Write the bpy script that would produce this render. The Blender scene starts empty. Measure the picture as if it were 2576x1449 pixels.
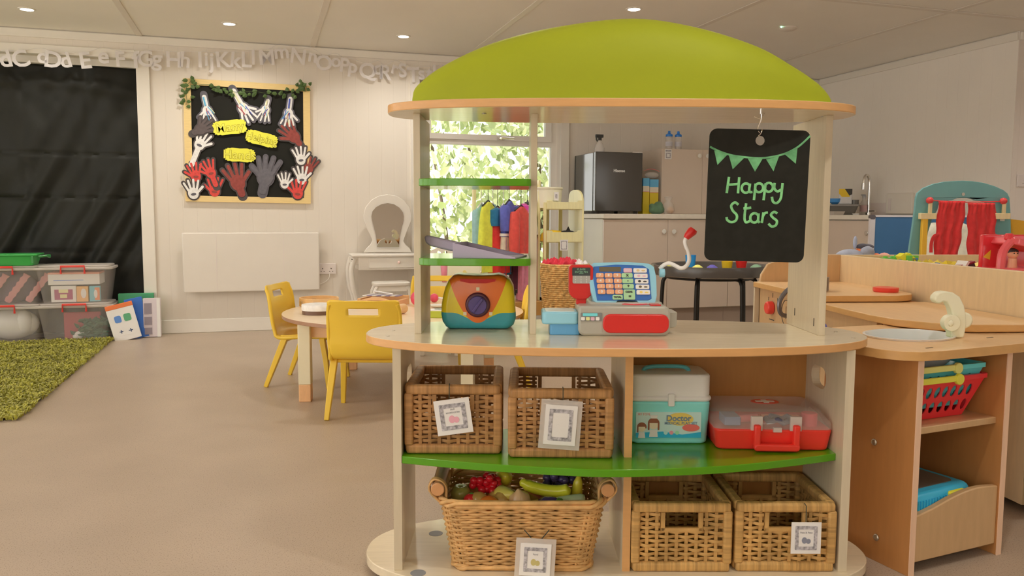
import bpy, bmesh, math, random
from math import sin, cos, pi, radians, sqrt, atan2
from mathutils import Vector, Matrix, Euler
from mathutils.geometry import tessellate_polygon
random.seed(7)
SC = bpy.context.scene
COL = SC.collection
# ------------------------------------------------------------------ camera frame
F, YAW, PITCH, ROLL, H = 2025.178, 0.302933, 0.0889858, 0.00439334, 0.90
CX, CY = 1288.0, 724.5
_f = Vector((sin(YAW)*cos(PITCH), cos(YAW)*cos(PITCH), -sin(PITCH)))
_r0 = Vector((cos(YAW), -sin(YAW), 0)); _u0 = _r0.cross(_f)
_r = cos(ROLL)*_r0 + sin(ROLL)*_u0; _u = -sin(ROLL)*_r0 + cos(ROLL)*_u0
CAM = Vector((0, 0, H))
UU = Vector((cos(YAW), -sin(YAW), 0)); WW = Vector((sin(YAW), cos(YAW), 0))
SY = -YAW
def ray(x, y): return _f + _r*((x-CX)/F) - _u*((y-CY)/F)
def OZ(x, y, z): d = ray(x, y); return CAM + d*((z-H)/d.z)
def OY(x, y, Y): d = ray(x, y); return CAM + d*(Y/d.y)
def OX(x, y, X): d = ray(x, y); return CAM + d*(X/d.x)
def SV(p): return Vector((p.dot(UU), p.dot(WW), p.z))
def SP(u, w, z=0.0): v = UU*u + WW*w; v.z = z; return v      # shop-aligned coordinates -> world
def OW(x, y, w): d = ray(x, y); return SV(CAM + d*(w/d.dot(WW)))  # -> (u,w,z)
def SZ(x, y, z): return SV(OZ(x, y, z))
# ------------------------------------------------------------------ mesh builder
class M:
    def __init__(s): s.v = []; s.f = []
    def add(s, vs, fs):
        b = len(s.v); s.v += [Vector(p) for p in vs]; s.f += [[i+b for i in q] for q in fs]; return s
    def join(s, o, mat=None):
        return s.add([mat @ p if mat else p for p in o.v], o.f)
    def xf(s, mat): s.v = [mat @ p for p in s.v]; return s
    def box(s, x0, x1, y0, y1, z0, z1):
        return s.add([(x0,y0,z0),(x1,y0,z0),(x1,y1,z0),(x0,y1,z0),(x0,y0,z1),(x1,y0,z1),(x1,y1,z1),(x0,y1,z1)],
                     [(0,3,2,1),(4,5,6,7),(0,1,5,4),(1,2,6,5),(2,3,7,6),(3,0,4,7)])
    def prism(s, pts, ax, a, b, holes=()):
        def m3(p, t): return (p[0],p[1],t) if ax=='z' else ((p[0],t,p[1]) if ax=='y' else (t,p[0],p[1]))
        n = len(pts)
        if not holes:
            return s.add([m3(p,a) for p in pts]+[m3(p,b) for p in pts],
                         [list(range(n))[::-1], list(range(n,2*n))]+[(i,(i+1)%n,n+(i+1)%n,n+i) for i in range(n)])
        loops = [list(pts)]+[list(h) for h in holes]
        flat = [p for l in loops for p in l]; N = len(flat)
        tri = tessellate_polygon([[Vector((p[0],p[1],0)) for p in l] for l in loops])
        fs = [list(t)[::-1] for t in tri]+[[i+N for i in t] for t in tri]
        o = 0
        for l in loops:
            k = len(l); fs += [(o+i,o+(i+1)%k,N+o+(i+1)%k,N+o+i) for i in range(k)]; o += k
        return s.add([m3(p,a) for p in flat]+[m3(p,b) for p in flat], fs)
    def cyl(s, p0, p1, r0, r1=None, n=16):
        p0, p1 = Vector(p0), Vector(p1); r1 = r0 if r1 is None else r1
        q = (p1-p0).to_track_quat('Z','Y')
        vs = [p0+q@Vector((r0*cos(2*pi*i/n),r0*sin(2*pi*i/n),0)) for i in range(n)]+[p1+q@Vector((r1*cos(2*pi*i/n),r1*sin(2*pi*i/n),0)) for i in range(n)]
        return s.add(vs, [list(range(n))[::-1], list(range(n,2*n))]+[(i,(i+1)%n,n+(i+1)%n,n+i) for i in range(n)])
    def tube(s, pts, r, n=8, closed=False, flat=None):
        P = [Vector(p) for p in pts]; k = len(P)
        R = list(r) if hasattr(r,'__len__') else [r]*k
        T = [((P[(i+1)%k]-P[i-1]) if closed else (P[min(i+1,k-1)]-P[max(i-1,0)])).normalized() for i in range(k)]
        nv = T[0].orthogonal().normalized() if flat is None else Vector(flat)
        vs = []
        for i in range(k):
            if flat is None:
                nv = (nv - T[i]*nv.dot(T[i])); nv = nv.normalized() if nv.length>1e-6 else T[i].orthogonal().normalized()
                bn = T[i].cross(nv)
            else:
                bn = T[i].cross(nv)
                bn = bn.normalized() if bn.length>1e-6 else T[i].orthogonal()
            fr = .35 if flat is not None else 1
            vs += [P[i]+nv*(R[i]*fr*cos(2*pi*j/n))+bn*(R[i]*sin(2*pi*j/n)) for j in range(n)]
        fs = []
        for i in range(k if closed else k-1):
            a, b = i*n, ((i+1)%k)*n
            fs += [(a+j,a+(j+1)%n,b+(j+1)%n,b+j) for j in range(n)]
        if not closed: fs += [list(range(n))[::-1], list(range((k-1)*n,k*n))]
        return s.add(vs, fs)
    def lathe(s, prof, n=24, c=(0,0,0), sx=1, sy=1):
        c = Vector(c); vs = []; fs = []; k = len(prof)
        for r, z in prof: vs += [c+Vector((r*sx*cos(2*pi*j/n), r*sy*sin(2*pi*j/n), z)) for j in range(n)]
        for i in range(k-1): fs += [(i*n+j,i*n+(j+1)%n,(i+1)*n+(j+1)%n,(i+1)*n+j) for j in range(n)]
        if prof[0][0] > 1e-6: fs.append(list(range(n))[::-1])
        if prof[-1][0] > 1e-6: fs.append(list(range((k-1)*n,k*n)))
        return s.add(vs, fs)
    def sph(s, c, r, nu=16, nv=10):
        rx, ry, rz = r if hasattr(r,'__len__') else (r,r,r); c = Vector(c)
        pr = [(sin(pi*i/nv), -cos(pi*i/nv)) for i in range(nv+1)]
        vs = []; fs = []
        for a, b in pr: vs += [c+Vector((rx*a*cos(2*pi*j/nu), ry*a*sin(2*pi*j/nu), rz*b)) for j in range(nu)]
        for i in range(nv): fs += [(i*nu+j,i*nu+(j+1)%nu,(i+1)*nu+(j+1)%nu,(i+1)*nu+j) for j in range(nu)]
        return s.add(vs, fs)
    def grid(s, fn, nu, nv):
        vs = [fn(i/nu, j/nv) for j in range(nv+1) for i in range(nu+1)]
        return s.add(vs, [(j*(nu+1)+i,j*(nu+1)+i+1,(j+1)*(nu+1)+i+1,(j+1)*(nu+1)+i) for j in range(nv) for i in range(nu)])
def rrect(x0, x1, y0, y1, r, n=5):
    rs = r if hasattr(r,'__len__') else (r,)*4
    P = []
    for (cx, cy, a), q in zip(((x1,y1,0),(x0,y1,90),(x0,y0,180),(x1,y0,270)), rs):
        sx = 1 if cx == x1 else -1; sy = 1 if cy == y1 else -1
        for i in range(n+1):
            t = radians(a+90*i/n); P.append((cx-sx*q+q*cos(t), cy-sy*q+q*sin(t)))
    return P
def ell(cx, cy, rx, ry, n=24, a0=0, a1=360):
    m = n if abs(a1-a0) >= 360 else n+1
    return [(cx+rx*cos(radians(a0+(a1-a0)*i/n)), cy+ry*sin(radians(a0+(a1-a0)*i/n))) for i in range(m)]
def rotpts(P, deg, c=(0,0)):
    a = radians(deg); return [(c[0]+(x-c[0])*cos(a)-(y-c[1])*sin(a), c[1]+(x-c[0])*sin(a)+(y-c[1])*cos(a)) for x, y in P]
def smooth_line(P, n=6):
    """Catmull-Rom through points."""
    P = [Vector(p) for p in P]; out = []
    for i in range(len(P)-1):
        a, b, c, d = P[max(i-1,0)], P[i], P[i+1], P[min(i+2,len(P)-1)]
        for k in range(n):
            t = k/n
            out.append(.5*((2*b)+(c-a)*t+(2*a-5*b+4*c-d)*t*t+(3*b-a-3*c+d)*t**3))
    out.append(P[-1]); return out
# ------------------------------------------------------------------ objects
SPLIT = set('side_seam long_rim side_rim corner_post handle_wrap lid_clip jingle foot dial_mark yellow_triangle panel_edge corner_cap tie_back armrest screw armrest'.split())
def islands(m):
    par = list(range(len(m.v)))
    def fd(i):
        while par[i] != i: par[i] = par[par[i]]; i = par[i]
        return i
    for f in m.f:
        for i in f[1:]: par[fd(i)] = fd(f[0])
    gr = {}
    for f in m.f: gr.setdefault(fd(f[0]),[]).append(f)
    out = []
    for fs in gr.values():
        ix = sorted({i for f in fs for i in f}); mp = {i:k for k,i in enumerate(ix)}
        q = M(); q.v = [m.v[i] for i in ix]; q.f = [[mp[i] for i in f] for f in fs]; out.append(q)
    return out
def mk(name, m, mat, parent=None, **k):
    if parent and name in SPLIT:
        for q in islands(m): o = mk1(name, q, mat, parent, **k)
        return o
    return mk1(name, m, mat, parent, **k)
def mk1(name, m, mat, parent=None, loc=None, rot=None, bev=0, sm=40, sub=0, label=None, solid=0, seg=2):
    me = bpy.data.meshes.new(name); me.from_pydata([tuple(p) for p in m.v], [], m.f); me.update()
    b = bmesh.new(); b.from_mesh(me)
    bmesh.ops.remove_doubles(b, verts=b.verts, dist=1e-6)
    if not solid: bmesh.ops.recalc_face_normals(b, faces=b.faces)
    b.to_mesh(me); b.free()
    if sm is not None:
        for p in me.polygons: p.use_smooth = True
        me.set_sharp_from_angle(angle=radians(sm))
    o = bpy.data.objects.new(name, me); COL.objects.link(o)
    if mat: me.materials.append(mat)
    if loc is not None: o.location = loc
    if rot is not None: o.rotation_euler = rot
    if parent: o.parent = parent
    if solid:
        q = o.modifiers.new('thick','SOLIDIFY'); q.thickness = solid; q.offset = 0
    if bev:
        q = o.modifiers.new('edge','BEVEL'); q.width = bev; q.segments = seg; q.limit_method = 'ANGLE'; q.angle_limit = radians(35)
    if sub:
        q = o.modifiers.new('round','SUBSURF'); q.levels = sub; q.render_levels = sub
    if label: o['label'] = label
    return o
def tag(o, label, cat, group=None):
    o['label'] = label; o['category'] = cat
    if group: o['group'] = group
    return o
def thing(name, label, cat, loc=(0,0,0), rz=0.0, group=None, rot=None):
    o = bpy.data.objects.new(name, None); COL.objects.link(o); o.empty_display_size = .05
    o.location = loc; o.rotation_euler = rot if rot else (0,0,rz)
    return tag(o, label, cat, group)
def solo(name, m, mat, label, cat, loc=(0,0,0), rz=0.0, group=None, rot=None, **k):
    return tag(mk1(name, m, mat, None, loc, rot if rot else (0,0,rz), **k), label, cat, group)
def struct(name, m, mat, **k):
    o = mk(name, m, mat, **k); o['kind'] = 'structure'; return o
def copy_tree(o, parent=None):
    c = o.copy(); COL.objects.link(c); c.parent = parent
    for ch in list(o.children): copy_tree(ch, c)
    return c
def text_mesh(body, size, ext=.0006, align='CENTER', bold=0, shear=0, space=1):
    cu = bpy.data.curves.new('lettering','FONT'); cu.body = body; cu.size = size; cu.extrude = ext
    cu.align_x = align; cu.align_y = 'CENTER'; cu.offset = bold; cu.resolution_u = 3; cu.shear = shear; cu.space_character = space
    t = bpy.data.objects.new('lettering', cu)
    COL.objects.link(t); dg = bpy.context.evaluated_depsgraph_get()
    me = bpy.data.meshes.new_from_object(t.evaluated_get(dg))
    m = M(); m.add([v.co.copy() for v in me.vertices], [list(p.vertices) for p in me.polygons])
    bpy.data.objects.remove(t); bpy.data.curves.remove(cu); bpy.data.meshes.remove(me)
    return m
STAND = Matrix.Rotation(pi/2, 4, 'X')      # flat text -> upright, facing -Y
def T(x=0, y=0, z=0): return Matrix.Translation((x,y,z))
def RX(a): return Matrix.Rotation(radians(a),4,'X')
def RY(a): return Matrix.Rotation(radians(a),4,'Y')
def RZ(a): return Matrix.Rotation(radians(a),4,'Z')
# ------------------------------------------------------------------ materials
def lin(c): return tuple(((x/255)/12.92 if x/255 <= .04045 else ((x/255+.055)/1.055)**2.4) for x in c)
ILL = (.66, .56, .45)
def pc(r, g, b, k=1.0):      # surface colour from how it looks in the warm room light
    return tuple(min(.9, max(.004, a*k/i)) for a, i in zip(lin((r,g,b)), ILL))
_mats = {}
def mat(name, col, rough=.5, spec=.5, metal=0, coat=0, trans=0, alpha=1, var=.06, vs=6, bump=0, bs=80, sheen=0, emit=None, es=0, ior=1.45, vstretch=None, sss=0):
    if name in _mats: return _mats[name]
    m = bpy.data.materials.new(name); m.use_nodes = True; nt = m.node_tree; B = nt.nodes['Principled BSDF']
    B.inputs['Roughness'].default_value = rough; B.inputs['Metallic'].default_value = metal
    B.inputs['Specular IOR Level'].default_value = spec; B.inputs['Coat Weight'].default_value = coat; B.inputs['Coat Roughness'].default_value = .08
    B.inputs['Transmission Weight'].default_value = trans; B.inputs['Alpha'].default_value = alpha; B.inputs['IOR'].default_value = ior
    B.inputs['Sheen Weight'].default_value = sheen
    if sss: B.inputs['Subsurface Weight'].default_value = sss; B.inputs['Subsurface Scale'].default_value = .01
    tc = nt.nodes.new('ShaderNodeTexCoord'); mp = nt.nodes.new('ShaderNodeMapping'); nt.links.new(tc.outputs['Object'], mp.inputs[0])
    if vstretch: mp.inputs['Scale'].default_value = vstretch
    if var:
        nz = nt.nodes.new('ShaderNodeTexNoise'); nz.inputs['Scale'].default_value = vs; nz.inputs['Detail'].default_value = 4
        nt.links.new(mp.outputs[0], nz.inputs['Vector'])
        rp = nt.nodes.new('ShaderNodeValToRGB'); nt.links.new(nz.outputs['Fac'], rp.inputs[0])
        rp.color_ramp.elements[0].position = .3; rp.color_ramp.elements[1].position = .7
        rp.color_ramp.elements[0].color = (*[max(0,c*(1-var)) for c in col],1); rp.color_ramp.elements[1].color = (*[min(1,c*(1+var)) for c in col],1)
        nt.links.new(rp.outputs[0], B.inputs['Base Color'])
    else: B.inputs['Base Color'].default_value = (*col,1)
    if bump:
        n2 = nt.nodes.new('ShaderNodeTexNoise'); n2.inputs['Scale'].default_value = bs; n2.inputs['Detail'].default_value = 3
        nt.links.new(mp.outputs[0], n2.inputs['Vector'])
        bp = nt.nodes.new('ShaderNodeBump'); bp.inputs['Strength'].default_value = bump; bp.inputs['Distance'].default_value = .004
        nt.links.new(n2.outputs['Fac'], bp.inputs['Height']); nt.links.new(bp.outputs[0], B.inputs['Normal'])
    if emit: B.inputs['Emission Color'].default_value = (*emit,1); B.inputs['Emission Strength'].default_value = es
    _mats[name] = m; return m
def plastic(name, c, rough=.3, k=1.0, **kw): return mat(name, pc(*c,k), rough, .5, var=.03, **kw)
def cloth(name, c, k=1.0, **kw): return mat(name, pc(*c,k), .9, .2, var=.1, vs=30, bump=.3, bs=250, sheen=.2, **kw)
def wood(name, c, grain=(1,1,14), k=1.0, rough=.38, var=.045, coat=.15):
    return mat(name, pc(*c,k), rough, .5, var=var, vs=9, vstretch=grain, coat=coat)
# =================================================================== ROOM
YA, XC, YD, ZC = 6.565, 5.10, 4.45, 2.205
XL, XR, YB = -3.7, 8.2, -3.2
def panel_mat(name, col, axis, pitch=.1, rough=.55, depth=.25):
    """painted tongue-and-groove boarding"""
    m = mat(name, col, rough, .4, var=.02, vs=2); nt = m.node_tree; B = nt.nodes['Principled BSDF']
    tc = nt.nodes.new('ShaderNodeTexCoord'); sx = nt.nodes.new('ShaderNodeSeparateXYZ'); nt.links.new(tc.outputs['Object'], sx.inputs[0])
    d = nt.nodes.new('ShaderNodeMath'); d.operation='DIVIDE'; d.inputs[1].default_value = pitch; nt.links.new(sx.outputs[axis], d.inputs[0])
    fr = nt.nodes.new('ShaderNodeMath'); fr.operation='FRACT'; nt.links.new(d.outputs[0], fr.inputs[0])
    sb = nt.nodes.new('ShaderNodeMath'); sb.operation='SUBTRACT'; sb.inputs[1].default_value=.5; nt.links.new(fr.outputs[0], sb.inputs[0])
    ab = nt.nodes.new('ShaderNodeMath'); ab.operation='ABSOLUTE'; nt.links.new(sb.outputs[0], ab.inputs[0])
    mr = nt.nodes.new('ShaderNodeMapRange'); mr.inputs['From Min'].default_value=.0; mr.inputs['From Max'].default_value=.04; nt.links.new(ab.outputs[0], mr.inputs['Value'])
    bp = nt.nodes.new('ShaderNodeBump'); bp.inputs['Strength'].default_value = depth; bp.inputs['Distance'].default_value=.004
    nt.links.new(mr.outputs[0], bp.inputs['Height']); nt.links.new(bp.outputs[0], B.inputs['Normal']); return m
WALLC = (.82,.77,.70)
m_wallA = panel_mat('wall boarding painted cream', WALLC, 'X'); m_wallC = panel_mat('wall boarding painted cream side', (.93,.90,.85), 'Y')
m_ceil = mat('ceiling paint', (.90,.87,.82), .7, .3, var=.02, vs=1.5)
m_trim = mat('white gloss trim', (.86,.83,.77), .35, .5, var=.015)
m_batten = mat('ceiling batten', (.80,.75,.69), .5, .4, var=.02)
m_upvc = mat('white window plastic', (.86,.84,.80), .3, .5, var=.01)
m_chrome = mat('chrome', (.78,.76,.73), .15, .5, 1, var=0)
m_white = mat('white lacquer', (.84,.80,.74), .35, .5, var=.015)
def floor_mat():
    m = mat('speckled vinyl floor', pc(152,128,103), .40, .45, var=.05, vs=3); nt = m.node_tree; B = nt.nodes['Principled BSDF']
    base = B.inputs['Base Color'].links[0].from_socket
    tc = nt.nodes.new('ShaderNodeTexCoord'); nz = nt.nodes.new('ShaderNodeTexNoise'); nz.inputs['Scale'].default_value = 260; nz.inputs['Detail'].default_value = 1
    nt.links.new(tc.outputs['Object'], nz.inputs['Vector'])
    rp = nt.nodes.new('ShaderNodeValToRGB'); rp.color_ramp.elements[0].position=.30; rp.color_ramp.elements[0].color=(.62,.58,.55,1); rp.color_ramp.elements[1].position=.42; rp.color_ramp.elements[1].color=(1,1,1,1)
    e = rp.color_ramp.elements.new(.66); e.color=(1,1,1,1); e = rp.color_ramp.elements.new(.74); e.color=(1.12,1.12,1.12,1)
    nt.links.new(nz.outputs['Fac'], rp.inputs[0])
    mx = nt.nodes.new('ShaderNodeMix'); mx.data_type='RGBA'; mx.blend_type='MULTIPLY'; mx.inputs[0].default_value=1
    nt.links.new(base, mx.inputs[6]); nt.links.new(rp.outputs[0], mx.inputs[7]); nt.links.new(mx.outputs[2], B.inputs['Base Color']); return m
struct('floor', M().box(XL-.1,XR+.1,YB-.1,YA+.35,-.1,0), floor_mat())
struct('ceiling', M().box(XL-.1,XR+.1,YB-.1,YA+.35,ZC,ZC+.12), m_ceil)
# far wall with door and window openings
WXL, WXR, WZ0, WZ1 = OY(1056,420,YA).x, OY(1409,420,YA).x, .40, 2.0
DX0, DX1, DZ = -2.75, -.835, 2.035
wall = M().prism([(XL,0),(DX0,0),(DX0,DZ),(DX1,DZ),(DX1,0),(XC+.15,0),(XC+.15,ZC),(XL,ZC)], 'y', YA, YA+.22,
                 holes=[[(WXL,WZ0),(WXR,WZ0),(WXR,WZ1),(WXL,WZ1)]])
struct('wall_back', wall, m_wallA, sm=None)
struct('wall_right', M().box(XC,XC+.15,YD,YA+.22,0,ZC), m_wallC)
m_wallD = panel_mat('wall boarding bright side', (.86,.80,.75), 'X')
struct('wall_return', M().box(XC+.15,XR+.1,YD,YD+.15,0,ZC).box(XC,XC+.15,YD-.004,YD,0,ZC), m_wallD)
LW = ((-2.9,-.4),(-.2,2.3),(2.5,5.2))  # left windows out of view, added to brighten the right wall and ceiling
struct('wall_left', M().prism([(YB,0),(YA+.22,0),(YA+.22,ZC),(YB,ZC)],'x',XL-.1,XL,holes=[[(a,.15),(b,.15),(b,2.1),(a,2.1)] for a,b in LW]), m_wallC, sm=None)
for i,(a,b) in enumerate(LW):
    c=(a+b)/2
    struct('window_%d'%(i+4), M().prism(rrect(a,b,.15,2.1,.001,1),'x',XL-.08,XL-.02,holes=[rrect(a+.06,c-.03,.21,2.04,.001,1),rrect(c+.03,b-.06,.21,2.04,.001,1)]), m_upvc, sm=None)
struct('wall_right_far', M().box(XR,XR+.1,YB,YD,0,ZC), m_wallC)
rw = M().prism([(XL,0),(XR,0),(XR,ZC),(XL,ZC)], 'y', YB-.15, YB,
   holes=[[(a,.35),(b,.35),(b,2.0),(a,2.0)] for a,b in ((-3.0,-1.4),(5.4,6.9))])
struct('wall_front', rw, m_wallA, sm=None)
for i,(a,b) in enumerate(((-3.0,-1.4),(5.4,6.9))):
    c=(a+b)/2
    struct('window_%d'%(i+2), M().prism(rrect(a,b,.35,2.0,.001,1),'y',YB-.1,YB-.04,holes=[rrect(a+.06,c-.03,.41,1.94,.001,1),rrect(c+.03,b-.06,.41,1.94,.001,1)]), m_upvc, sm=None)
# ceiling battens, cornices and skirting
n = 0
def trim(m, mt=None, **k):
    global n; n += 1; return struct('trim_%d'%n, m, mt or m_trim, **k)
for X in (-2.04,-.81,.42,1.65,2.92,4.21): trim(M().box(X-.022,X+.022,YB,YA,ZC-.006,ZC), m_batten, bev=.003)
for Y in (4.17,1.73,-.7): trim(M().box(XL,XR,Y-.022,Y+.022,ZC-.008,ZC-.0001), m_batten, bev=.003)
trim(M().box(XL,XC,YA-.018,YA,ZC-.062,ZC-.007), bev=.004); trim(M().box(XC-.018,XC,YD,YA-.019,ZC-.062,ZC-.007), bev=.004)
trim(M().box(XC,XR,YD-.024,YD-.006,ZC-.062,ZC-.009), bev=.004)
struct('baseboard_back', M().box(DX1+.09,WXL+3,YA-.016,YA,0,.105), m_trim, bev=.005)
struct('baseboard_right', M().box(XC-.016,XC,YD,YA-.75,0,.105), m_trim, bev=.005)
# door recess: casing, head track
trim(M().box(DX1-.005,DX1+.085,YA-.02,YA,0,DZ+.06).box(DX0,DX1-.006,YA-.02,YA,DZ-.005,DZ+.06), bev=.004)
struct('door_1', M().box(DX0-.02,DX1+.02,YA+.2,YA+.23,0,DZ).box(DX0,DX1,YA+.10,YA+.2,DZ-.05,DZ), m_upvc, bev=.003)
m_sock = mat('socket plate white', pc(196,176,158), .4, .4, var=.02)
# panel heater
t = thing('panel_heater', 'flat white rectangular panel heater on the far wall below the black display board', 'heater', (-.06,YA,.54))
mk('heater_panel', M().box(-.5,.5,-.075,-.05,-.226,.226), m_white, t, bev=.008, seg=3)
mk('wall_bracket', M().box(-.42,.42,-.05,-.012,-.17,.17), m_trim, t)
mk('side_seam', M().box(.228,.232,-.0765,-.075,-.22,.22).box(-.262,-.258,-.0765,-.075,-.22,.22), m_sock, t)
def socket(x, z, Y, label, w=.146, toggles=2):
    t = thing('wall_socket', label, 'socket', (x,Y,z))
    mk('back_plate', M().box(-w/2,w/2,-.012,0,-.043,.043), m_sock, t, bev=.003)
    for i in range(toggles):
        o = (i-(toggles-1)/2)*.066
        mk('rocker_switch', M().box(o-.006,o+.006,-.016,-.012,.012,.03), m_sock, t, bev=.001)
        mk('pin_slots', M().box(o-.004,o+.004,-.0126,-.012,-.003,.006).box(o-.016,o-.007,-.0126,-.012,-.022,-.018).box(o+.007,o+.016,-.0126,-.012,-.022,-.018), mat('dark slot',(.12,.1,.09),.6,var=0), t)
    return t
p = OY(822,676,YA); s = socket(p.x, p.z, YA, 'white double socket with a trailing cable beside the panel heater')
mk('cable', M().tube(smooth_line([(.02,-.02,-.03),(.01,-.03,-.08),(-.05,-.02,-.12),(-.12,-.012,-.13)]), .0035, 6), m_white, s)
p = OY(2572,455,YD); socket(p.x, p.z, YD-.004, 'small white switch plate on the bright wall at the right edge', .12, 1)
# window in the far wall
ZG1, ZG2 = OY(1250,367,YA+.12).z, OY(1250,341,YA+.1).z
t = struct('window_1', M().prism(rrect(WXL,WXR,WZ0,WZ1,.001,1),'y',YA+.09,YA+.16,holes=[rrect(WXL+.05,WXR-.05,WZ0+.05,ZG1,.001,1),rrect(WXL+.05,WXR-.05,ZG2-.035,WZ1-.05,.001,1)]), m_upvc, sm=None)
va = (WXL+.055,WXR-.055,ZG2-.045,WZ1-.055)
mk('vent_sash', M().prism(rrect(*va,.001,1),'y',YA+.07,YA+.13,holes=[rrect(va[0]+.055,va[1]-.055,ZG2,va[3]-.055,.001,1)]), m_upvc, t, bev=.004)
m_glass = mat('window glass', (.98,1,.99), .0, .5, trans=1, ior=1.01, var=0)
mk('pane', M().box(WXL+.05,WXR-.05,YA+.12,YA+.126,WZ0+.05,ZG1), m_glass, t); mk('pane', M().box(va[0]+.055,va[1]-.055,YA+.10,YA+.106,ZG2,va[3]-.055), m_glass, t)
hp = OY(1262,349,YA+.06)
mk('window_handle', M().box(-.035,.005,-.012,.012,-.012,.012).tube([(-.02,-.012,0),(-.01,-.035,.002),(.02,-.04,.003),(.10,-.04,.002)], [.008,.009,.009,.007], 8), m_chrome, t, loc=hp, bev=.001)
struct('window_sill', M().box(WXL-.03,WXR+.03,YA-.05,YA+.1,WZ0-.03,WZ0), m_trim, bev=.006)
trim(M().prism(rrect(WXL-.075,WXR+.075,WZ0-.1,WZ1+.075,.001,1),'y',YA-.018,YA,holes=[rrect(WXL,WXR,WZ0,WZ1,.001,1)]), bev=.003)
# ------------------------------------------------------------------ ceiling lights and detector
m_lamp = mat('lamp diffuser', (1,.95,.85), .5, var=0, emit=(1,.93,.82), es=30)
def downlight(x, y, label, g='round recessed ceiling lights'):
    t = thing('recessed_downlight', label, 'ceiling light', (x,y,ZC), 0, g)
    mk('trim_ring', M().lathe([(.038,-.002),(.039,-.006),(.05,-.004),(.052,0)], 32), m_trim, t)
    mk('diffuser', M().cyl((0,0,-.003),(0,0,-.0005),.039,n=32), m_lamp, t)
    L = bpy.data.lights.new('downlight_beam','AREA'); L.shape='DISK'; L.size=.09; L.energy=LAMP_W; L.color=(1,.94,.84); L.spread=radians(150)
    o = bpy.data.objects.new('downlight_beam', L); o.location=(0,0,-.012); COL.objects.link(o); o.parent=t
LAMP_W = 7
lab = {0:'recessed ceiling light above the black curtain, leftmost of the lit row',1:'recessed ceiling light above the black display board',2:'recessed ceiling light near the far wall, next to the green canopy',3:'recessed ceiling light directly above the peak of the green canopy'}
spots = [(-1.39,5.965),(-.17,5.968),(1.03,5.975),(2.28,4.744)]
for i,(x,y) in enumerate(spots): downlight(x,y,lab[i])
# further ceiling lights out of view: grid carried on, right-hand ones added to brighten right wall
rest = [(-1.39,3.5),(1.03,3.5),(2.26,3.5),(3.6,3.3),(5.9,3.2),(-1.39,1.0),(1.03,1.0),(3.5,1.0),(-1.39,-1.4),(1.03,-1.4),(3.5,-1.4),(6.2,1.0)]
for i,(x,y) in enumerate(rest): downlight(x,y,'unseen recessed ceiling light above the camera, outside the picture','recessed lights above the camera')
t = thing('smoke_detector', 'small white ceiling detector with a green indicator light right of the green canopy', 'smoke detector', (OZ(1983,70,ZC).x, OZ(1983,70,ZC).y, ZC))
mk('housing', M().lathe([(0,-.02),(.04,-.018),(.062,-.004),(.062,0)],28), m_batten, t)
mk('indicator_light', M().sph((-.07,-.02,-.004),.006,8,6), mat('green indicator',(.3,1,.6),.4,var=0,emit=(.4,1,.6),es=6), t)
# ------------------------------------------------------------------ black curtain over the garden door
def drape(u, v):
    x = DX0+.03+(DX1-.03-DX0)*u; z = .02+(DZ-.07)*v
    d = .014*sin(3.1*(x*2.6+z*1.9)+1.2*sin(2*z))+.010*sin(9*(x*.9-z*.7)+2*sin(1.3*x))+.0035*sin(31*x+5*sin(4*z))+.004*sin(24*(x-.8*z)+3*sin(5*x))
    d += .05*math.exp(-((z-1.86+.12*(x+1.6)**2)/.05)**2)*.5
    for cz in (.62,1.02,1.34): d -= .012*math.exp(-((z-cz)/.012)**2)
    for cx in (-1.2,-1.62,-2.1): d -= .009*math.exp(-((x-cx)/.012)**2)
    for a,b in ((-1.02,.62),(-1.2,.5),(-1.42,.45),(-1.85,.55),(-1.62,.9)):      # diagonal pulls towards the top right corner
        q = (x-a)*.86-(z-b)*.48; d += .045*(math.exp(-(q/.035)**2)-.5*math.exp(-((q-.08)/.04)**2))*min(1,max(0,1.45-z))
    return (x, YA+.135-d, z)
solo('blackout_curtain', M().grid(drape,90,110), mat('black polyester', pc(30,28,22), .5, .25, var=.15, vs=5, bump=.15, bs=60), 'creased black cloth hung over the garden door on the left', 'curtain', solid=.003, sm=60)
# ------------------------------------------------------------------ alphabet garland
m_let = mat('frosted plastic letters', pc(210,186,170), .4, .3, alpha=.68, var=.05)
g = thing('alphabet_garland', 'garland of frosted plastic alphabet letters strung along the top of the far wall', 'garland', (0,YA-.045,0))
LET = [('d',14,150,.17,12),('C',52,150,.17,18),('c',104,143,.15,10),('D',133,152,.17,-6),('d',165,153,.16,14),('E',214,154,.17,8),('e',260,142,.17,0),('F',302,151,.16,5),('f',341,152,.18,4),
 ('G',366,150,.17,4),('g',395,148,.17,-5),('H',437,152,.17,0),('h',466,152,.17,-8),('I',503,152,.17,0),('i',519,150,.15,0),('j',533,154,.17,0),('K',560,152,.17,4),('k',592,152,.17,-6),('L',619,152,.17,0),('l',637,146,.16,0),
 ('M',671,146,.17,4),('m',708,131,.16,6),('N',750,144,.17,-8),('n',787,142,.15,-10),('O',815,160,.17,4),('o',845,154,.15,4),('P',866,166,.16,-6),('p',888,168,.16,-8),('Q',925,180,.18,8),('q',951,172,.16,0),
 ('R',969,184,.17,-5),('r',993,172,.15,-14),('S',1013,179,.16,4),('T',1040,190,.17,3),('s',1060,186,.15,5),('t',1080,186,.16,0),('U',1105,184,.17,0)]
top = []
for c,x,y,s,r in LET:
    p = OY(x,y,YA-.045); q = text_mesh(c, s*.93, .002, bold=.0035)
    mk('letter', q.xf(STAND), m_let, g, loc=(p.x,0,p.z), rot=(0,radians(-r),0)); top.append((p.x,0.003,p.z+.062))
top = [(OY(-30,128,YA-.045).x,.003,OY(-30,128,YA-.045).z)]+top
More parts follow.
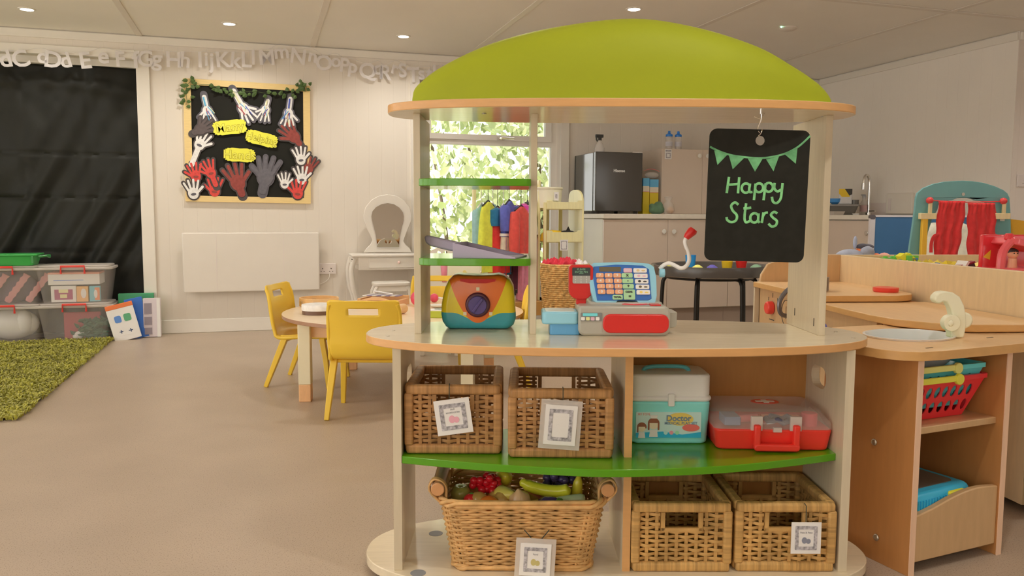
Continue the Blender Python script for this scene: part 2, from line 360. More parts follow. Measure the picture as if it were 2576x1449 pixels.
mk('string', M().tube(smooth_line(top,3), .0012, 5), m_let, g)
# ------------------------------------------------------------------ display board
m_kraft = wood('pine board frame', (203,167,106), (2,14,14)); m_black = mat('black display paper', pc(34,31,25), .85, .15, var=.06)
p0, p1 = OY(466,508,YA-.02), OY(778,213,YA-.02)
bx0,bx1,bz0,bz1 = -.525,.39,.995,1.905
t = thing('display_board', 'square display board backed in black paper with a pale wooden frame', 'board', ((bx0+bx1)/2,YA,(bz0+bz1)/2), rot=(0,radians(.6),0))
hx,hz=(bx1-bx0)/2,(bz1-bz0)/2
mk('backing', M().box(-hx+.02,hx-.02,-.014,-.001,-hz+.02,hz-.02), m_black, t)
mk('frame', M().prism(rrect(-hx,hx,-hz,hz,.001,1),'y',-.024,-.0005,holes=[rrect(-hx+.052,hx-.052,-hz+.045,hz-.045,.001,1)]), m_kraft, t, bev=.003)
YH = YA-.018
def at_board(x, y, dy=0): p = OY(x,y,YH-dy); return p
# cards with the words
def scallop(w, h, n=8):
    P = []
    for i in range(n*8):
        a = 2*pi*i/(n*8); e = .97+.085*abs(sin(n*a)); c,s_ = cos(a), sin(a)
        P.append((w/2*e*math.copysign(abs(c)**.45,c), h/2*e*math.copysign(abs(s_)**.45,s_)))
    return P
m_ylw = mat('yellow card', pc(216,190,60), .7, .3, var=.03); m_ink = mat('olive outline ink', pc(150,128,36), .7, .2, var=0); m_ylw2 = mat('yellow letter fill', pc(219,196,72), .7, .3, var=.02)
for wd,x,y,w,h,r in (('Many',578,320,.235,.105,8),('Helping',658,349,.225,.10,-13),('Hands',603,390,.215,.10,-2)):
    p = at_board(x,y,.012)
    c = solo('word_card', M().prism(scallop(w,h),'y',-.001,.001), m_ylw, 'yellow scalloped card reading %s on the black display board'%wd, 'card', (p.x,p.y,p.z), rot=(0,radians(-r),0), group='yellow word cards')
    sz = .088 if wd!='Helping' else .072
    mk('lettering', text_mesh(wd, sz, .0005, bold=.003, space=1.08).xf(STAND), m_ink, c, loc=(0,-.0022,-.002))
    mk('letter_fill', text_mesh(wd, sz, .0005, bold=.0006, space=1.08).xf(STAND), m_ylw2, c, loc=(0,-.0032,-.002))
# paper hands: a dark cut-out with a print on it
def hand_shape(m, k, grow=0, arm=0, thumb=1, spread=1.0, y=0, th=.0015, fist=0):
    cap = lambda a, b, r: m.prism(_caps(a,b,r),'y',y-th,y)
    L = (.036,.045,.047,.040) if not fist else (.018,.022,.022,.018)
    for i,l in enumerate(L):
        a = radians((i-1.5)*15*spread); bx = (i-1.5)*.0165
        cap((bx*k,.025*k),((bx+sin(a)*(l+.012))*k,(.03+cos(a)*(l+.012))*k),(.0078*k+grow)); y -= .0002
    cap((thumb*.018*k,0),(thumb*.062*k,.036*k),.009*k+grow); y -= .0002
    m.prism(ell(0,.004*k,.033*k+grow,.038*k+grow,20),'y',y-th,y); y -= .0002
    if arm: cap((0,-.02*k),(0,-arm),.017*k+grow)
    return m
def _caps(a, b, r):
    a, b = Vector(a), Vector(b); t = atan2(b.y-a.y,b.x-a.x)
    return [(b.x+r*cos(t-pi/2+pi*i/6),b.y+r*sin(t-pi/2+pi*i/6)) for i in range(7)]+[(a.x+r*cos(t+pi/2+pi*i/6),a.y+r*sin(t+pi/2+pi*i/6)) for i in range(7)]
m_hp = mat('dark brown paper', pc(76,66,60), .85, .2, var=.06); m_gp = mat('charcoal paper', pc(88,80,78), .85, .2, var=.08)
hp_ = {'w':mat('white paint print',pc(222,208,196),.7,var=.1,vs=60), 'r':mat('red paint print',pc(188,62,52),.7,var=.12,vs=60), 'rb':mat('dark red crayon',pc(128,58,48),.8,var=.15,vs=50), 'g':mat('grey crayon',pc(92,84,82),.8,var=.1,vs=50),'br':mat('brown crayon',pc(84,70,64),.8,var=.1,vs=50)}
straw = [mat('painted stick '+c, pc(*v), .6, var=.02) for c,v in (('blue',(90,150,180)),('red',(150,60,60)),('cream',(214,196,140)),('navy',(70,80,140)))]
HANDS = [ # x, y, size, turn, thumb, arm, print, label
 (521,278,1.15,190,1,.10,'s','white stick-bone paper hand hanging at the top left of the display board, blue forearm'),
 (612,272,1.35,208,-1,.14,'s','large white stick-bone paper hand hanging left of centre at the top of the display board'),
 (668,276,1.10,165,1,.07,'s','small white stick-bone paper hand hanging right of centre at the top of the display board'),
 (726,285,1.20,172,-1,.11,'s','pale yellow and white stick-bone paper hand hanging at the top right of the display board'),
 (505,326,1.25,-60,-1,.05,'br','plain dark brown paper hand beside the word Many on the display board'),
 (502,365,1.25,-22,1,.16,'w','white painted paper hand with a long white arm left on the display board'),
 (740,345,1.45,38,-1,.06,'rb','brown paper hand with dark red crayon fingers at the right side of the display board'),
 (493,444,1.20,8,-1,.0,'r','red painted paper hand overlapping the lower left frame of the display board'),
 (531,436,1.20,20,-1,.09,'r','red painted paper hand on a long arm at the lower left of the display board'),
 (487,488,1.25,10,1,.0,'w','white painted paper hand at the bottom left corner of the display board'),
 (540,482,1.25,-4,-1,.0,'r','bright red painted paper hand beside the white one in the lower left board corner'),
 (599,462,1.75,18,1,.08,'rb','big dark paper hand with red crayon lines at the bottom centre of the display board'),
 (668,448,1.85,-12,-1,.10,'g','big plain charcoal paper hand at the bottom right of centre of the display board'),
 (716,464,1.05,4,1,.0,'w','small white painted paper hand with dark palm at the lower right of the display board'),
 (757,403,1.20,10,1,.0,'w','white painted paper hand highest on the right frame of the display board'),
 (776,426,1.15,-22,-1,.0,'rb','dull red paper hand sticking out past the right frame of the display board'),
 (759,452,1.25,6,1,.0,'w','white painted paper hand above the red one on the right board frame'),
 (749,488,1.30,-5,-1,.0,'r','bright red painted paper hand at the bottom right corner of the display board')]
for i,(x,y,k,r,th,arm,pr,lb) in enumerate(HANDS):
    p = at_board(x,y,.003+.0012*(i%5))
    h = solo('paper_hand', hand_shape(M(),k,.007,arm+.02 if arm else 0,th), m_gp if pr in 'gs' else m_hp, lb, 'paper hand', (p.x,p.y,p.z), rot=(0,radians(-r),0), group='paper hand cut-outs on the display board')
    if pr == 's':
        mk('print', hand_shape(M(),k*.92,-.002,arm,th,y=-.0035,th=.001), hp_['w'], h)
        for q in range(5):
            a0 = random.uniform(-.025,.025)*k; b0 = random.uniform(-.03,.01)*k; l = random.uniform(.04,.07)*k; tt = random.uniform(-.6,.6)
            mk('painted_stick', M().tube([(a0,-.0075,b0),(a0+l*sin(tt),-.0075,b0+l*cos(tt))], .0028, 6), straw[(q+i)%4], h)
        if arm: mk('painted_stick', M().tube([(.004,-.0075,-.03*k),(.006,-.0075,-arm)], .006, 6), straw[(0,2,2,3)[i%4]], h)
    else:
        mk('print', hand_shape(M(),k*.95,-.0015,arm,th,y=-.0035,th=.001), hp_[pr], h)
        if pr in 'wr': mk('palm_mark', M().prism(ell(0,-.002*k,.016*k,.008*k,12),'y',-.0062,-.0058), m_gp if pr=='w' else hp_['rb'], h)
# ivy along the top of the board
def leaf(m, mx, l=.035, w=.024):
    P = [(0,0),(w*.5,l*.25),(w*.42,l*.6),(0,l),(-w*.42,l*.6),(-w*.5,l*.25)]
    vs = [mx @ Vector((x,-.003-.006*(1-abs(x)/(w*.5)),z)) for x,z in P]+[mx @ Vector((0,-.011,l*.5))]
    return m.add(vs, [(i,(i+1)%6,6) for i in range(6)])
iv = thing('ivy_garland', 'artificial ivy trail draped across the top edge of the display board', 'garland', (0,YA-.035,0))
ip = [(472,260),(468,225),(480,205),(500,212),(530,214),(560,226),(600,232),(640,230),(690,238),(725,236),(752,222),(768,214),(772,230)]
ipw = [(lambda p: Vector((p.x,-.0,p.z)))(OY(x,y,YA-.035)) for x,y in ip]
sl = smooth_line(ipw,5); mk('stem', M().tube(sl,.0016,5), mat('ivy stem',pc(70,76,40),.7), iv)
lm = M()
for i,q in enumerate(sl[:-1]):
    for k in range(3 if i<18 or i>48 else 2):
        if random.random()<.42: leaf(lm, Matrix.Translation(q+Vector((random.uniform(-.03,.03),random.uniform(-.004,0),random.uniform(-.028,.018))))@Matrix.Rotation(random.uniform(-2.6,2.6),4,'Y')@Matrix.Rotation(random.uniform(-.5,.5),4,'X'), random.uniform(.032,.046), random.uniform(.024,.034))
lf = mk('ivy_leaves', lm, mat('ivy leaf', pc(70,84,42), .45, .4, var=.3, vs=18), iv, sm=None); lf['kind']='stuff'
# ------------------------------------------------------------------ garden outside the window
def garden_leaf(m, c, s, rnd):
    mx = Matrix.Translation(c) @ Euler((rnd.uniform(-1,1),rnd.uniform(-1.2,1.2),rnd.uniform(0,6.3))).to_matrix().to_4x4()
    return leaf(m, mx, s, s*.55)
rn = random.Random(3); hm = M(); hm2 = M()
for i in range(7600):
    x = rn.uniform(1.2,7.6); z = rn.uniform(.0,3.4) ; y = 10.2+rn.uniform(-.5,.6)+.35*sin(x*2.1)+.2*sin(z*3)
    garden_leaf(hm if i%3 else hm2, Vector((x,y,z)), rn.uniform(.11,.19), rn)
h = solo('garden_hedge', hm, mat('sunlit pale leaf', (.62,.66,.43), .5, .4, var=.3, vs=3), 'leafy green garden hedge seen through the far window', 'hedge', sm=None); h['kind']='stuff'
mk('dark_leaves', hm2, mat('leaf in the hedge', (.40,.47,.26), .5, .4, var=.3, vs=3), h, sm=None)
tw = M()
for i in range(16):
    x = rn.uniform(1.4,7.4); tw.tube(smooth_line([(x,10.6,-.2),(x+rn.uniform(-.2,.2),10.7,1),(x+rn.uniform(-.5,.5),10.5,2.4)],3),[.03]*3+[.022]*3+[.012],6)
mk('branches', tw, mat('bark',(.16,.12,.09),.9), h)
struct('garden_ground', M().box(-2,12,YA+.35,14,-.35,-.2), mat('dry lawn', (.42,.44,.24), .95, .1, var=.25, vs=5))
# =================================================================== PLAY SHOP (shop-aligned coordinates u, w, z)
def ST(name, label, cat, u, w, z=0, group=None, turn=0): return thing(name, label, cat, SP(u,w,z), SY+radians(turn), group)
def sup(cx, cy, rx, ryf, ryb, e=2.4, n=96):
    P = []
    for i in range(n):
        a = 2*pi*i/n; c, s_ = cos(a), sin(a)
        ry = ryb if s_ > 0 else ryf
        P.append((cx+rx*math.copysign(abs(c)**(2/e),c), cy+ry*math.copysign(abs(s_)**(2/e),s_)))
    return P
BIRCH = (212,186,147)
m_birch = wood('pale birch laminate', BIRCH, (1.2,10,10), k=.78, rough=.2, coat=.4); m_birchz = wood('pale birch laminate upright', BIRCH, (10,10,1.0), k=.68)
m_edge = wood('beech edging', (190,136,80), (1.5,6,10), k=.95); m_back = wood('brown beech back panel', (168,112,54), (9,9,1.2), k=.85)
m_green = mat('glossy green laminate', (.095,.34,.003), .2, .5, var=.03, coat=.35)
m_canopy = mat('lime green canopy shell', (.37,.43,.02), .6, .3, var=.03)
m_screw = mat('zinc screw', (.55,.5,.42), .35, .5, 1, var=0); m_hole = mat('dark recess', (.06,.05,.04), .8, var=0)
U0, W0 = .27, 2.03
O = T(-U0,-W0,0)
shop = ST('play_shop', 'wooden role play shop stand with green shelves and a domed lime green canopy', 'play shop', U0, W0)
def SH(name, m, mt, **k): return mk(name, m.xf(O), mt, shop, **k)
def slab(pts, z0, z1, name, mt=None, edge=None):
    o = SH(name, M().prism(pts,'z',z0,z1), mt or m_birch, bev=.002)
    e = edge or m_edge; o.data.materials.append(e)
    for p in o.data.polygons:
        if abs(p.normal.z) < .5: p.material_index = 1
    return o
ct = sup(.262,2.045,.632,.257,.26,2.35); slab(ct,.585,.605,'counter_top')
slab(sup(.27,2.04,.645,.262,.262,2.3),.012,.036,'base_board',edge=m_birch)
slab(sup(.267,2.045,.577,.177,.152,2.7),1.15,1.17,'canopy_board')
hole = lambda w,z: ell(w,z,.048,.027,24)
def oval(w,z,a=.05,b=.028): return rrect(w-a,w+a,z-b,z+b,b*.98,6)
SH('side_panel', M().prism(rrect(1.90,2.17,.036,.585,.001,1),'x',-.285,-.265,holes=[oval(2.06,.487)]), m_birchz, sm=None)
SH('side_panel', M().prism(rrect(1.90,2.17,.036,.585,.001,1),'x',.800,.821,holes=[oval(2.07,.487)]), m_birchz, sm=None)
dv = SH('divider', M().box(.272,.291,1.90,2.17,.036,.585), m_birchz); dv.data.materials.append(m_edge)
for p in dv.data.polygons:
    if p.normal.y < -.5: p.material_index = 1
SH('back_panel', M().box(.291,.800,2.158,2.17,.036,.585), m_back)
shelf = [(-.265,2.157)]+[(q.x,q.y) for q in smooth_line([(-.265,1.902,0),(-.08,1.85,0),(.105,1.816,0),(.25,1.804,0),(.477,1.832,0),(.66,1.886,0),(.800,1.940,0)],4)]+[(.800,2.157)]
SH('lower_shelf', M().prism([q for q in shelf],'z',.303,.321), m_green, bev=.0015)
SH('canopy_post', M().box(-.244,-.227,2.0,2.23,.605,1.15), m_birchz, bev=.001); SH('canopy_post', M().box(.768,.785,2.0,2.235,.605,1.15), m_birchz, bev=.001)
SH('canopy_post', M().box(.045,.061,2.0,2.22,.605,1.15), m_birchz, bev=.001)
us = [(-.227,2.22),(-.227,1.965),(-.215,1.952)]+[(-.2+.235*i/8,1.945-.008*sin(pi*i/8)) for i in range(9)]+[(.045,1.955),(.045,2.22)]
for z in (.780,.972): SH('upper_shelf', M().prism(us,'z',z,z+.0175), m_green, bev=.0015)
sc = M()
for u,w in ((-.275,2.06),(-.275,1.96),(.81,1.96),(.81,2.07)): sc.cyl((u-.03 if u<0 else u+.03,w,.6045),(u-.03 if u<0 else u+.03,w,.6056),.005,n=12)
for u,w in ((-.07,2.0),(.77,2.03)): sc.cyl((u,w,1.1495),(u,w,1.1485),.006,n=12)
SH('screw', sc, m_screw)
for u,w in ((-.205,2.13),(-.225,1.885)):
    SH('cable_hole', M().cyl((u,w,.0355),(u,w,.0366),.019,n=28), mat('grey plastic plug',pc(126,120,114),.5,var=.02))
SH('fixing_slot', M().box(.7672,.768,2.03,2.033,.625,.645).box(.7672,.768,2.17,2.173,.635,.655).box(.7672,.768,2.12,2.122,1.10,1.12), m_hole)
# canopy: closed shell, arch outline in front view
AR = [(-.238,0),(-.238,.022),(-.228,.048),(-.165,.094),(-.045,.147),(.105,.184),(.285,.204),(.437,.184),(.578,.142),(.672,.092),(.728,.054),(.750,.024),(.752,0)]
AR = [(u,z*1.01) for u,z in AR]
arc = smooth_line([(u,0,z) for u,z in AR],6)
def canopy():
    m = M(); n = len(arc); K = 20; vs = []
    for q in arc:
        half = .172*max(.0,1-(abs(q.x-.267)/.577)**2.7)**(1/2.7)-.008
        for k in range(K+1):
            a = pi*k/K; c, s_ = cos(a), sin(a)
            vs.append((q.x, 2.045-half*math.copysign(abs(c)**(2/3.2),c), 1.17+max(0,q.z)*abs(s_)**(2/3.2)))
    fs = [(i*(K+1)+k,i*(K+1)+k+1,(i+1)*(K+1)+k+1,(i+1)*(K+1)+k) for i in range(n-1) for k in range(K)]
    return m.add(vs, fs)
SH('canopy', canopy(), m_canopy, sm=75)
# ------------------------------------------------------------------ chalkboard on its hook
m_slate = mat('blackboard', pc(36,33,26), .85, .15, var=.12, vs=40); m_chalk = mat('green chalk', pc(116,166,104), .9, .1, var=.22, vs=60)
bc = OW(1904,493,1.94)
cb = ST('hanging_chalkboard', 'small chalkboard reading Happy Stars hanging from a hook under the shop canopy', 'chalkboard', bc.x, bc.y, bc.z)
bw,bh = .1195,.157
mk('board', M().prism(rrect(-bw,bw,-bh,bh,.018,6),'y',-.003,.003,holes=[ell(.001,.131,.0115,.0115,24)]).xf(RY(1.1)), m_slate, cb, bev=.001)
def bl(x,y): return ((x-640)/780*.239, -(y-796)/1018*.314)
def stroke(m, P, r=.0034, close=False):
    q = smooth_line([(bl(*p)[0],-.0036,bl(*p)[1]) for p in P],4); m.tube(q, r, 6, flat=(0,1,0)); return m
st = M()
def circ(cx,cy,rx,ry,a0=0,a1=360): return [(cx+rx*cos(radians(a0+(a1-a0)*i/12)), cy-ry*sin(radians(a0+(a1-a0)*i/12))) for i in range(13)]
for P in ([(412,655),(406,715),(400,780)],[(408,716),(450,712),(490,706)],[(492,655),(490,715),(488,780)],
          circ(548,738,33,36,20,330),[(578,702),(574,745),(580,768),(600,766)], [(622,702),(618,770),(615,828)],circ(650,733,32,34,150,-170),
          [(700,698),(695,760),(690,828)],circ(726,728,32,34,150,-170),[(770,692),(770,735),(795,758),(822,742)],[(832,692),(828,760),(822,815),(795,847),(765,838),(754,800)],
          [(495,868),(468,850),(440,876),(455,915),(487,948),(483,988),(448,1003),(415,988),(408,964)],[(536,894),(566,893),(596,887)],[(556,855),(549,930),(549,975),(562,1002),(592,990)],
          circ(626,966,33,36,20,330),[(657,930),(656,985),(668,1002)],[(694,922),(690,965),(685,1004)],[(690,955),(706,928),(728,922)],
          [(802,928),(778,916),(754,938),(772,962),(802,985),(797,1018),(766,1030),(738,1008)]): stroke(st,P)
mk('chalk_lettering', st.xf(RY(1.1)), m_chalk, cb)
bt = M(); stroke(bt,[(254,428),(330,462),(430,490),(540,502),(650,506),(760,490),(850,462),(930,418),(985,370),(1025,328)],.0026)
for tri in ([(288,455),(390,487),(318,566)],[(404,492),(520,510),(438,596)],[(552,512),(665,512),(612,610)],[(694,514),(792,490),(756,604)],[(838,474),(932,424),(926,542)]):
    bt.prism([bl(*p) for p in tri],'y',-.0042,-.0031)
mk('chalk_bunting', bt.xf(RY(1.1)), mat('faded green chalk', pc(96,142,92), .9, .1, var=.3, vs=45), cb)
zt = 1.15-bc.z
mk('wire_hook', M().tube(smooth_line([(.004,.0,zt-.001),(.004,0,zt-.02),(-.003,0,zt-.04),(.002,-.004,zt-.052),(.006,-.005,.155),(.002,-.006,.146),(-.003,0,.143),(-.002,.005,.150)],4), .0017, 6).cyl((.004,0,zt),(.004,0,zt-.006),.004,n=10).tube([(-.012,0,zt-.012),(.004,0,zt-.018),(.012,0,zt-.003)],.0012,5), m_chrome, cb)
# ------------------------------------------------------------------ toy toaster
def toaster_mat():
    m = mat('toaster paint', (.5,.2,.05), .28, .5, var=0, coat=.3); nt = m.node_tree; B = nt.nodes['Principled BSDF']
    tc = nt.nodes.new('ShaderNodeTexCoord'); sx = nt.nodes.new('ShaderNodeSeparateXYZ'); nt.links.new(tc.outputs['Object'], sx.inputs[0])
    def mth(op,a,b=None):
        n_ = nt.nodes.new('ShaderNodeMath'); n_.operation=op
        for i,v in enumerate((a,b)):
            if v is None: continue
            if hasattr(v,'is_linked'): nt.links.new(v,n_.inputs[i])
            else: n_.inputs[i].default_value=v
        return n_.outputs[0]
    ax = mth('ABSOLUTE',sx.outputs['X']); z = sx.outputs['Z']
    v = mth('ADD', mth('MULTIPLY', mth('POWER', ax, 2.0), 20.0), .018); v = mth('MAXIMUM', v, mth('ADD', mth('MULTIPLY', ax, 1.36), -.012))
    isor = mth('GREATER_THAN', z, v)
    wv = mth('SUBTRACT', .040, mth('MULTIPLY', mth('COSINE', mth('MULTIPLY', mth('MINIMUM',ax,.068), 46.0)), .0105)); wv = mth('SUBTRACT', wv, .006)
    istl = mth('LESS_THAN', z, wv)
    def mix(f,a,b):
        x = nt.nodes.new('ShaderNodeMix'); x.data_type='RGBA'; nt.links.new(f,x.inputs[0])
        for i,c in ((6,a),(7,b)):
            if isinstance(c,tuple): x.inputs[i].default_value=(*c,1)
            else: nt.links.new(c,x.inputs[i])
        return x.outputs[2]
    c = mix(istl, pc(196,164,18), pc(52,128,128)); c = mix(isor, c, pc(200,92,26)); nt.links.new(c, B.inputs['Base Color']); return m
tp = SZ(1202,829,.605); ts = ST('toy_toaster', 'orange, yellow and teal toy toaster with a purple dial on the shop counter', 'toy toaster', tp.x, tp.y+.055, .605)
def tl(x,y): return ((x-1345)/6.78*.00106, (1272-y)/6.78*.00106)
TO = [tl(*p) for p in ((860,1272),(800,1235),(745,1150),(722,1030),(730,850),(760,690),(790,580),(850,450),(930,372),(1010,352),(1100,362),(1345,372),(1600,362),(1690,352),(1775,372),(1880,450),(1940,560),(1960,760),(1978,1000),(1985,1090),(1945,1205),(1890,1245),(1830,1272))]
def loaf(P, prof, c=(0,.065)):
    m = M(); n = len(P); vs = []
    for s_, y in prof: vs += [(c[0]+(x-c[0])*s_, y, c[1]+(z-c[1])*s_) for x,z in P]
    fs = [(i*n+j,i*n+(j+1)%n,(i+1)*n+(j+1)%n,(i+1)*n+j) for i in range(len(prof)-1) for j in range(n)]+[list(range(n))[::-1], list(range((len(prof)-1)*n,len(prof)*n))]
    return m.add(vs, fs)
mk('body', loaf(TO,[(.80,-.058),(.90,-.056),(.965,-.050),(.99,-.04),(1,-.025),(1,.025),(.99,.04),(.965,.05),(.9,.056),(.8,.058)]), toaster_mat(), ts, sm=50)
mk('bread_slot', M().prism([(-.047,.133),(.047,.133),(.045,.1265),(.02,.1215),(-.02,.1215),(-.045,.1265)],'y',-.0605,-.03), mat('red slot',pc(170,24,16),.4,var=.02), ts)
mk('slot_rim', M().tube(smooth_line([(-.062,-.02,.1345),(-.03,-.025,.1385),(0,-.025,.1395),(.03,-.025,.1385),(.062,-.02,.1345)],4),.0018,6).box(-.060,-.046,-.03,.03,.1335,.1375).box(.046,.062,-.03,.03,.1335,.1375), m_chrome, ts)
d = mk('dial', M().cyl((0,-.058,.0655),(0,-.066,.0655),.0335,.031,n=36), mat('dark maroon plastic',pc(74,26,38),.25,coat=.4,var=.02), ts, bev=.003)
mk('dial_knob', M().cyl((0,-.066,.0655),(0,-.077,.0655),.025,.0235,n=32).box(-.004,.004,-.081,-.076,.044,.087).xf(T(0,0,.0655)@RY(35)@T(0,0,-.0655)), mat('purple dial plastic',pc(66,48,92),.25,coat=.4,var=.06), d, bev=.0015)
for a in (90,215,325): mk('setting_mark', M().box(.0,.0085,-.0595,-.0575,-.0042,.0042).xf(T(.041*cos(radians(a))-.004,0,.0655+.041*sin(radians(a)))), mat('cream print',pc(222,180,140),.5,var=0), ts)
mk('lever', M().box(.097,.103,-.006,.006,.092,.1).box(.095,.100,-.008,.008,.085,.094), mat('dark lever',pc(60,50,50),.4,var=0), ts, bev=.001)
# ------------------------------------------------------------------ toy cash register with reader and microphone
k_ = .00104; rp = SZ(1570,846,.605)
cr = ST('toy_cash_register', 'grey and blue toy cash register with red drawer, card reader and bendy microphone', 'toy cash register', rp.x, rp.y+.06, .605)
def R_(x,y): return ((x-1570)*k_, (846-y)*k_)
def rr(x0,x1,y0,y1,r): a=R_(x0,y1); b=R_(x1,y0); return rrect(a[0],b[0],a[1],b[1],r*k_ if not hasattr(r,'__len__') else [q*k_ for q in r])
m_rg = plastic('warm grey plastic',(150,138,118)); m_rr = plastic('bright red plastic',(180,36,30),.28); m_lb = plastic('light blue plastic',(128,168,184),.3); m_mb = plastic('mid blue plastic',(86,134,158),.3)
m_db = plastic('deep blue panel',(46,88,140),.3,coat=.2); m_or = plastic('orange key',(222,140,98),.4); m_gk = plastic('pale green key',(150,176,124),.4); m_wk = plastic('cream key',(208,198,170),.4); m_pk=plastic('pink key',(196,150,150),.4); m_ds = plastic('dark display',(92,80,58),.25); m_wh = plastic('white print',(222,206,190),.5); m_dk = plastic('dark print',(54,50,44),.6)
side = [R_(0,y) for y in (0,)]
mk('body', M().prism(rr(1461,1680,774,846,(16,8,16,18)),'y',-.058,.06).prism(rr(1490,1668,768,790,6),'y',-.02,.07), m_rg, cr, bev=.006)
dr = mk('drawer_front', M().prism(rr(1519,1676,793,838,18),'y',-.064,-.056), m_rr, cr, bev=.003)
mk('open_button', M().box(.066,.092,-.05,-.02,.0745,.078), m_rr, cr, bev=.001)
mk('scale_display', M().prism(rr(1466,1517,790,810,2),'y',-.0595,-.0575), plastic('grey display surround',(112,106,96)), cr)
mk('scale_window', M().prism(rr(1471,1506,791,798,1),'y',-.0605,-.0585), plastic('cyan window',(104,178,206),.2), cr)
for i in range(4): mk('scale_button', M().prism(rr(1467+11.6*i,1476+11.6*i,800,808,2),'y',-.0612,-.0585), (m_wk,plastic('yellow key',(216,190,120)),m_pk,m_wk)[i], cr)
mk('scale_tray', M().prism(rrect(*[R_(1375,0)[0],R_(1462,0)[0]],-.05,.045,.012),'z',.0275,.058), m_lb, cr, bev=.004, seg=3); mk('weighing_plate', M().prism(rrect(R_(1384,0)[0],R_(1454,0)[0],-.04,.036,.01),'z',.0578,.0595), plastic('silvery plate',(190,190,188),.18), cr)
mk('scale_base', M().prism(rrect(R_(1394,0)[0],R_(1466,0)[0],-.045,.04,.006),'z',0,.0285), m_mb, cr, bev=.002)
mk('scanner_cradle', M().prism(rr(1676,1701,790,829,(4,2,2,10)),'y',-.03,.03), m_rg, cr, bev=.003)
hm_ = T(0,-.005,.066)@RX(-16)
def HD(name, m, mt, **k): return mk(name, m.xf(hm_), mt, hd or cr, **k)
hd=None
hx_ = lambda x: (x-1588)*k_; hz_ = lambda y: (770-y)*k_*1.04
hp2 = [(hx_(x),hz_(y)) for x,y in ((1560,768),(1536,768),(1519,757),(1512,735),(1506,690),(1508,676),(1520,667),(1600,664),(1655,668),(1667,676),(1672,700),(1672,745),(1668,760),(1655,768),(1632,768))]
hp2 += [(hx_(1600+32*cos(radians(a))),hz_(772-22*sin(radians(a)))) for a in range(10,171,16)]
hd = mk('keypad_head', M().prism(hp2,'y',-.016,.02).xf(hm_), m_lb, cr, bev=.005, seg=3)
def hr(x0,x1,y0,y1,r): return rrect(hx_(x0),hx_(x1),hz_(y1),hz_(y0),r*k_)
pn = [(hx_(x),hz_(y)) for x,y in ((1527,757),(1524,740),(1516,690),(1520,676),(1575,671),(1640,673),(1655,682),(1659,752),(1650,756))]
HD('keypad_panel', M().prism(pn,'y',-.0175,-.015), m_db, bev=.001)
HD('price_display', M().prism(hr(1533,1586,677,688,1),'y',-.0182,-.017), m_ds)
ky = lambda x0,x1,y0,y1,mt,name='key': HD(name, M().prism(hr(x0,x1,y0,y1,3),'y',-.0215,-.017), mt, bev=.001)
kt = M()
def kl(ch,x,y,s): kt.join(text_mesh(ch,s,.0003,bold=.0004), T(hx_(x),-.0219,hz_(y))@STAND)
for r_,row in enumerate(('789','456','123','0.C')):
    for c_,ch in enumerate(row):
        x0 = 1525+c_*21+r_*1.2; y0 = 692+r_*13; ky(x0,x0+19,y0,y0+11,m_or); kl(ch,x0+9.5,y0+5.5,.009)
HD('key_numbers', kt, m_wh)
kt = M()
for r_,ch in enumerate(('x','-','+')): ky(1587+r_*1.2,1614+r_*1.2,692+r_*13,703+r_*13,m_gk); kl(ch,1601+r_,697+r_*13,.011)
ky(1591,1619,731,755,m_gk); ky(1564,1589,744,755,m_gk); kl('CLEAR',1604,737,.006); kl('=',1606,748,.012); kl('TOTAL',1576,749.5,.006)
HD('key_symbols', kt, m_dk)
ky(1592,1613,680,691,m_pk); kt2 = M(); kt2 = M().join(text_mesh('ON/C',.006,.0003), T(hx_(1602),-.0219,hz_(685))@STAND); HD('key_print', kt2, m_wh)
for r_ in range(5):
    x0=1616+r_*1.6; ky(x0,x0+33,680+r_*13,691+r_*13,m_wk,'picture_key')
    HD('picture_print', M().prism(ell(hx_(x0+11),hz_(685.5+r_*13),.004,.003,10),'y',-.0219,-.0214).prism(ell(hx_(x0+24),hz_(686+r_*13),.005,.002,10),'y',-.0219,-.0214), (plastic('tan print',(190,160,110)),m_pk,m_dk,m_ds,plastic('amber print',(214,170,80)))[r_])
mk('coin_tray', M().lathe([(0,.062),(.034,.064),(.036,.072),(.030,.074),(0,.070)],24,c=(.032,-.012,.004),sy=.6), plastic('pinkish red tray',(196,70,70)), cr)
rd = mk('card_reader', M().prism(rr(1441,1500,680,764,(9,9,24,24)),'y',-.012,.014).prism(rr(1460,1484,760,777,2),'y',-.008,.012), m_rr, cr, loc=(0,.01,0), bev=.004, seg=3)
mk('reader_screen', M().prism(rr(1449,1493,686,706,2),'y',-.0135,-.011), plastic('dark reader screen',(52,56,52),.25), rd)
tm = M()
for tx_,y in (('PLEASE',690.5),('ENTER PIN',697),('****',702)): tm.join(text_mesh(tx_,.0068,.0002), T((1471-1570)*k_,-.0138,(846-y)*k_)@STAND)
mk('screen_text', tm, plastic('green screen text',(120,160,120)), rd)
kp = mk('reader_keypad', M().prism(rr(1450,1493,706,725,(2,2,4,4)),'y',-.0135,-.011), plastic('grey keypad',(150,140,124)), rd)
tm = M()
for i in range(9): tm.join(text_mesh('123456789'[i],.006,.0002), T((1457+13.5*(i%3)-1570)*k_,-.0138,(846-709.5-6*(i//3))*k_)@STAND)
mk('keypad_numbers', tm, m_wh, kp)
neck = smooth_line([(R_(x,y)[0],yy,R_(x,y)[1]) for x,y,yy in ((1668,690,.03),(1676,681,.025),(1688,676,.02),(1702,681,.015),(1714,687,.01),(1726,683,.005),(1733,668,0),(1731,648,0),(1724,632,0),(1722,620,0),(1727,610,0))],5)
mc = mk('microphone_neck', M().tube(neck,.0052,10), plastic('ivory plastic',(214,200,178)), cr)
a,b = R_(1724,614),R_(1742,592)
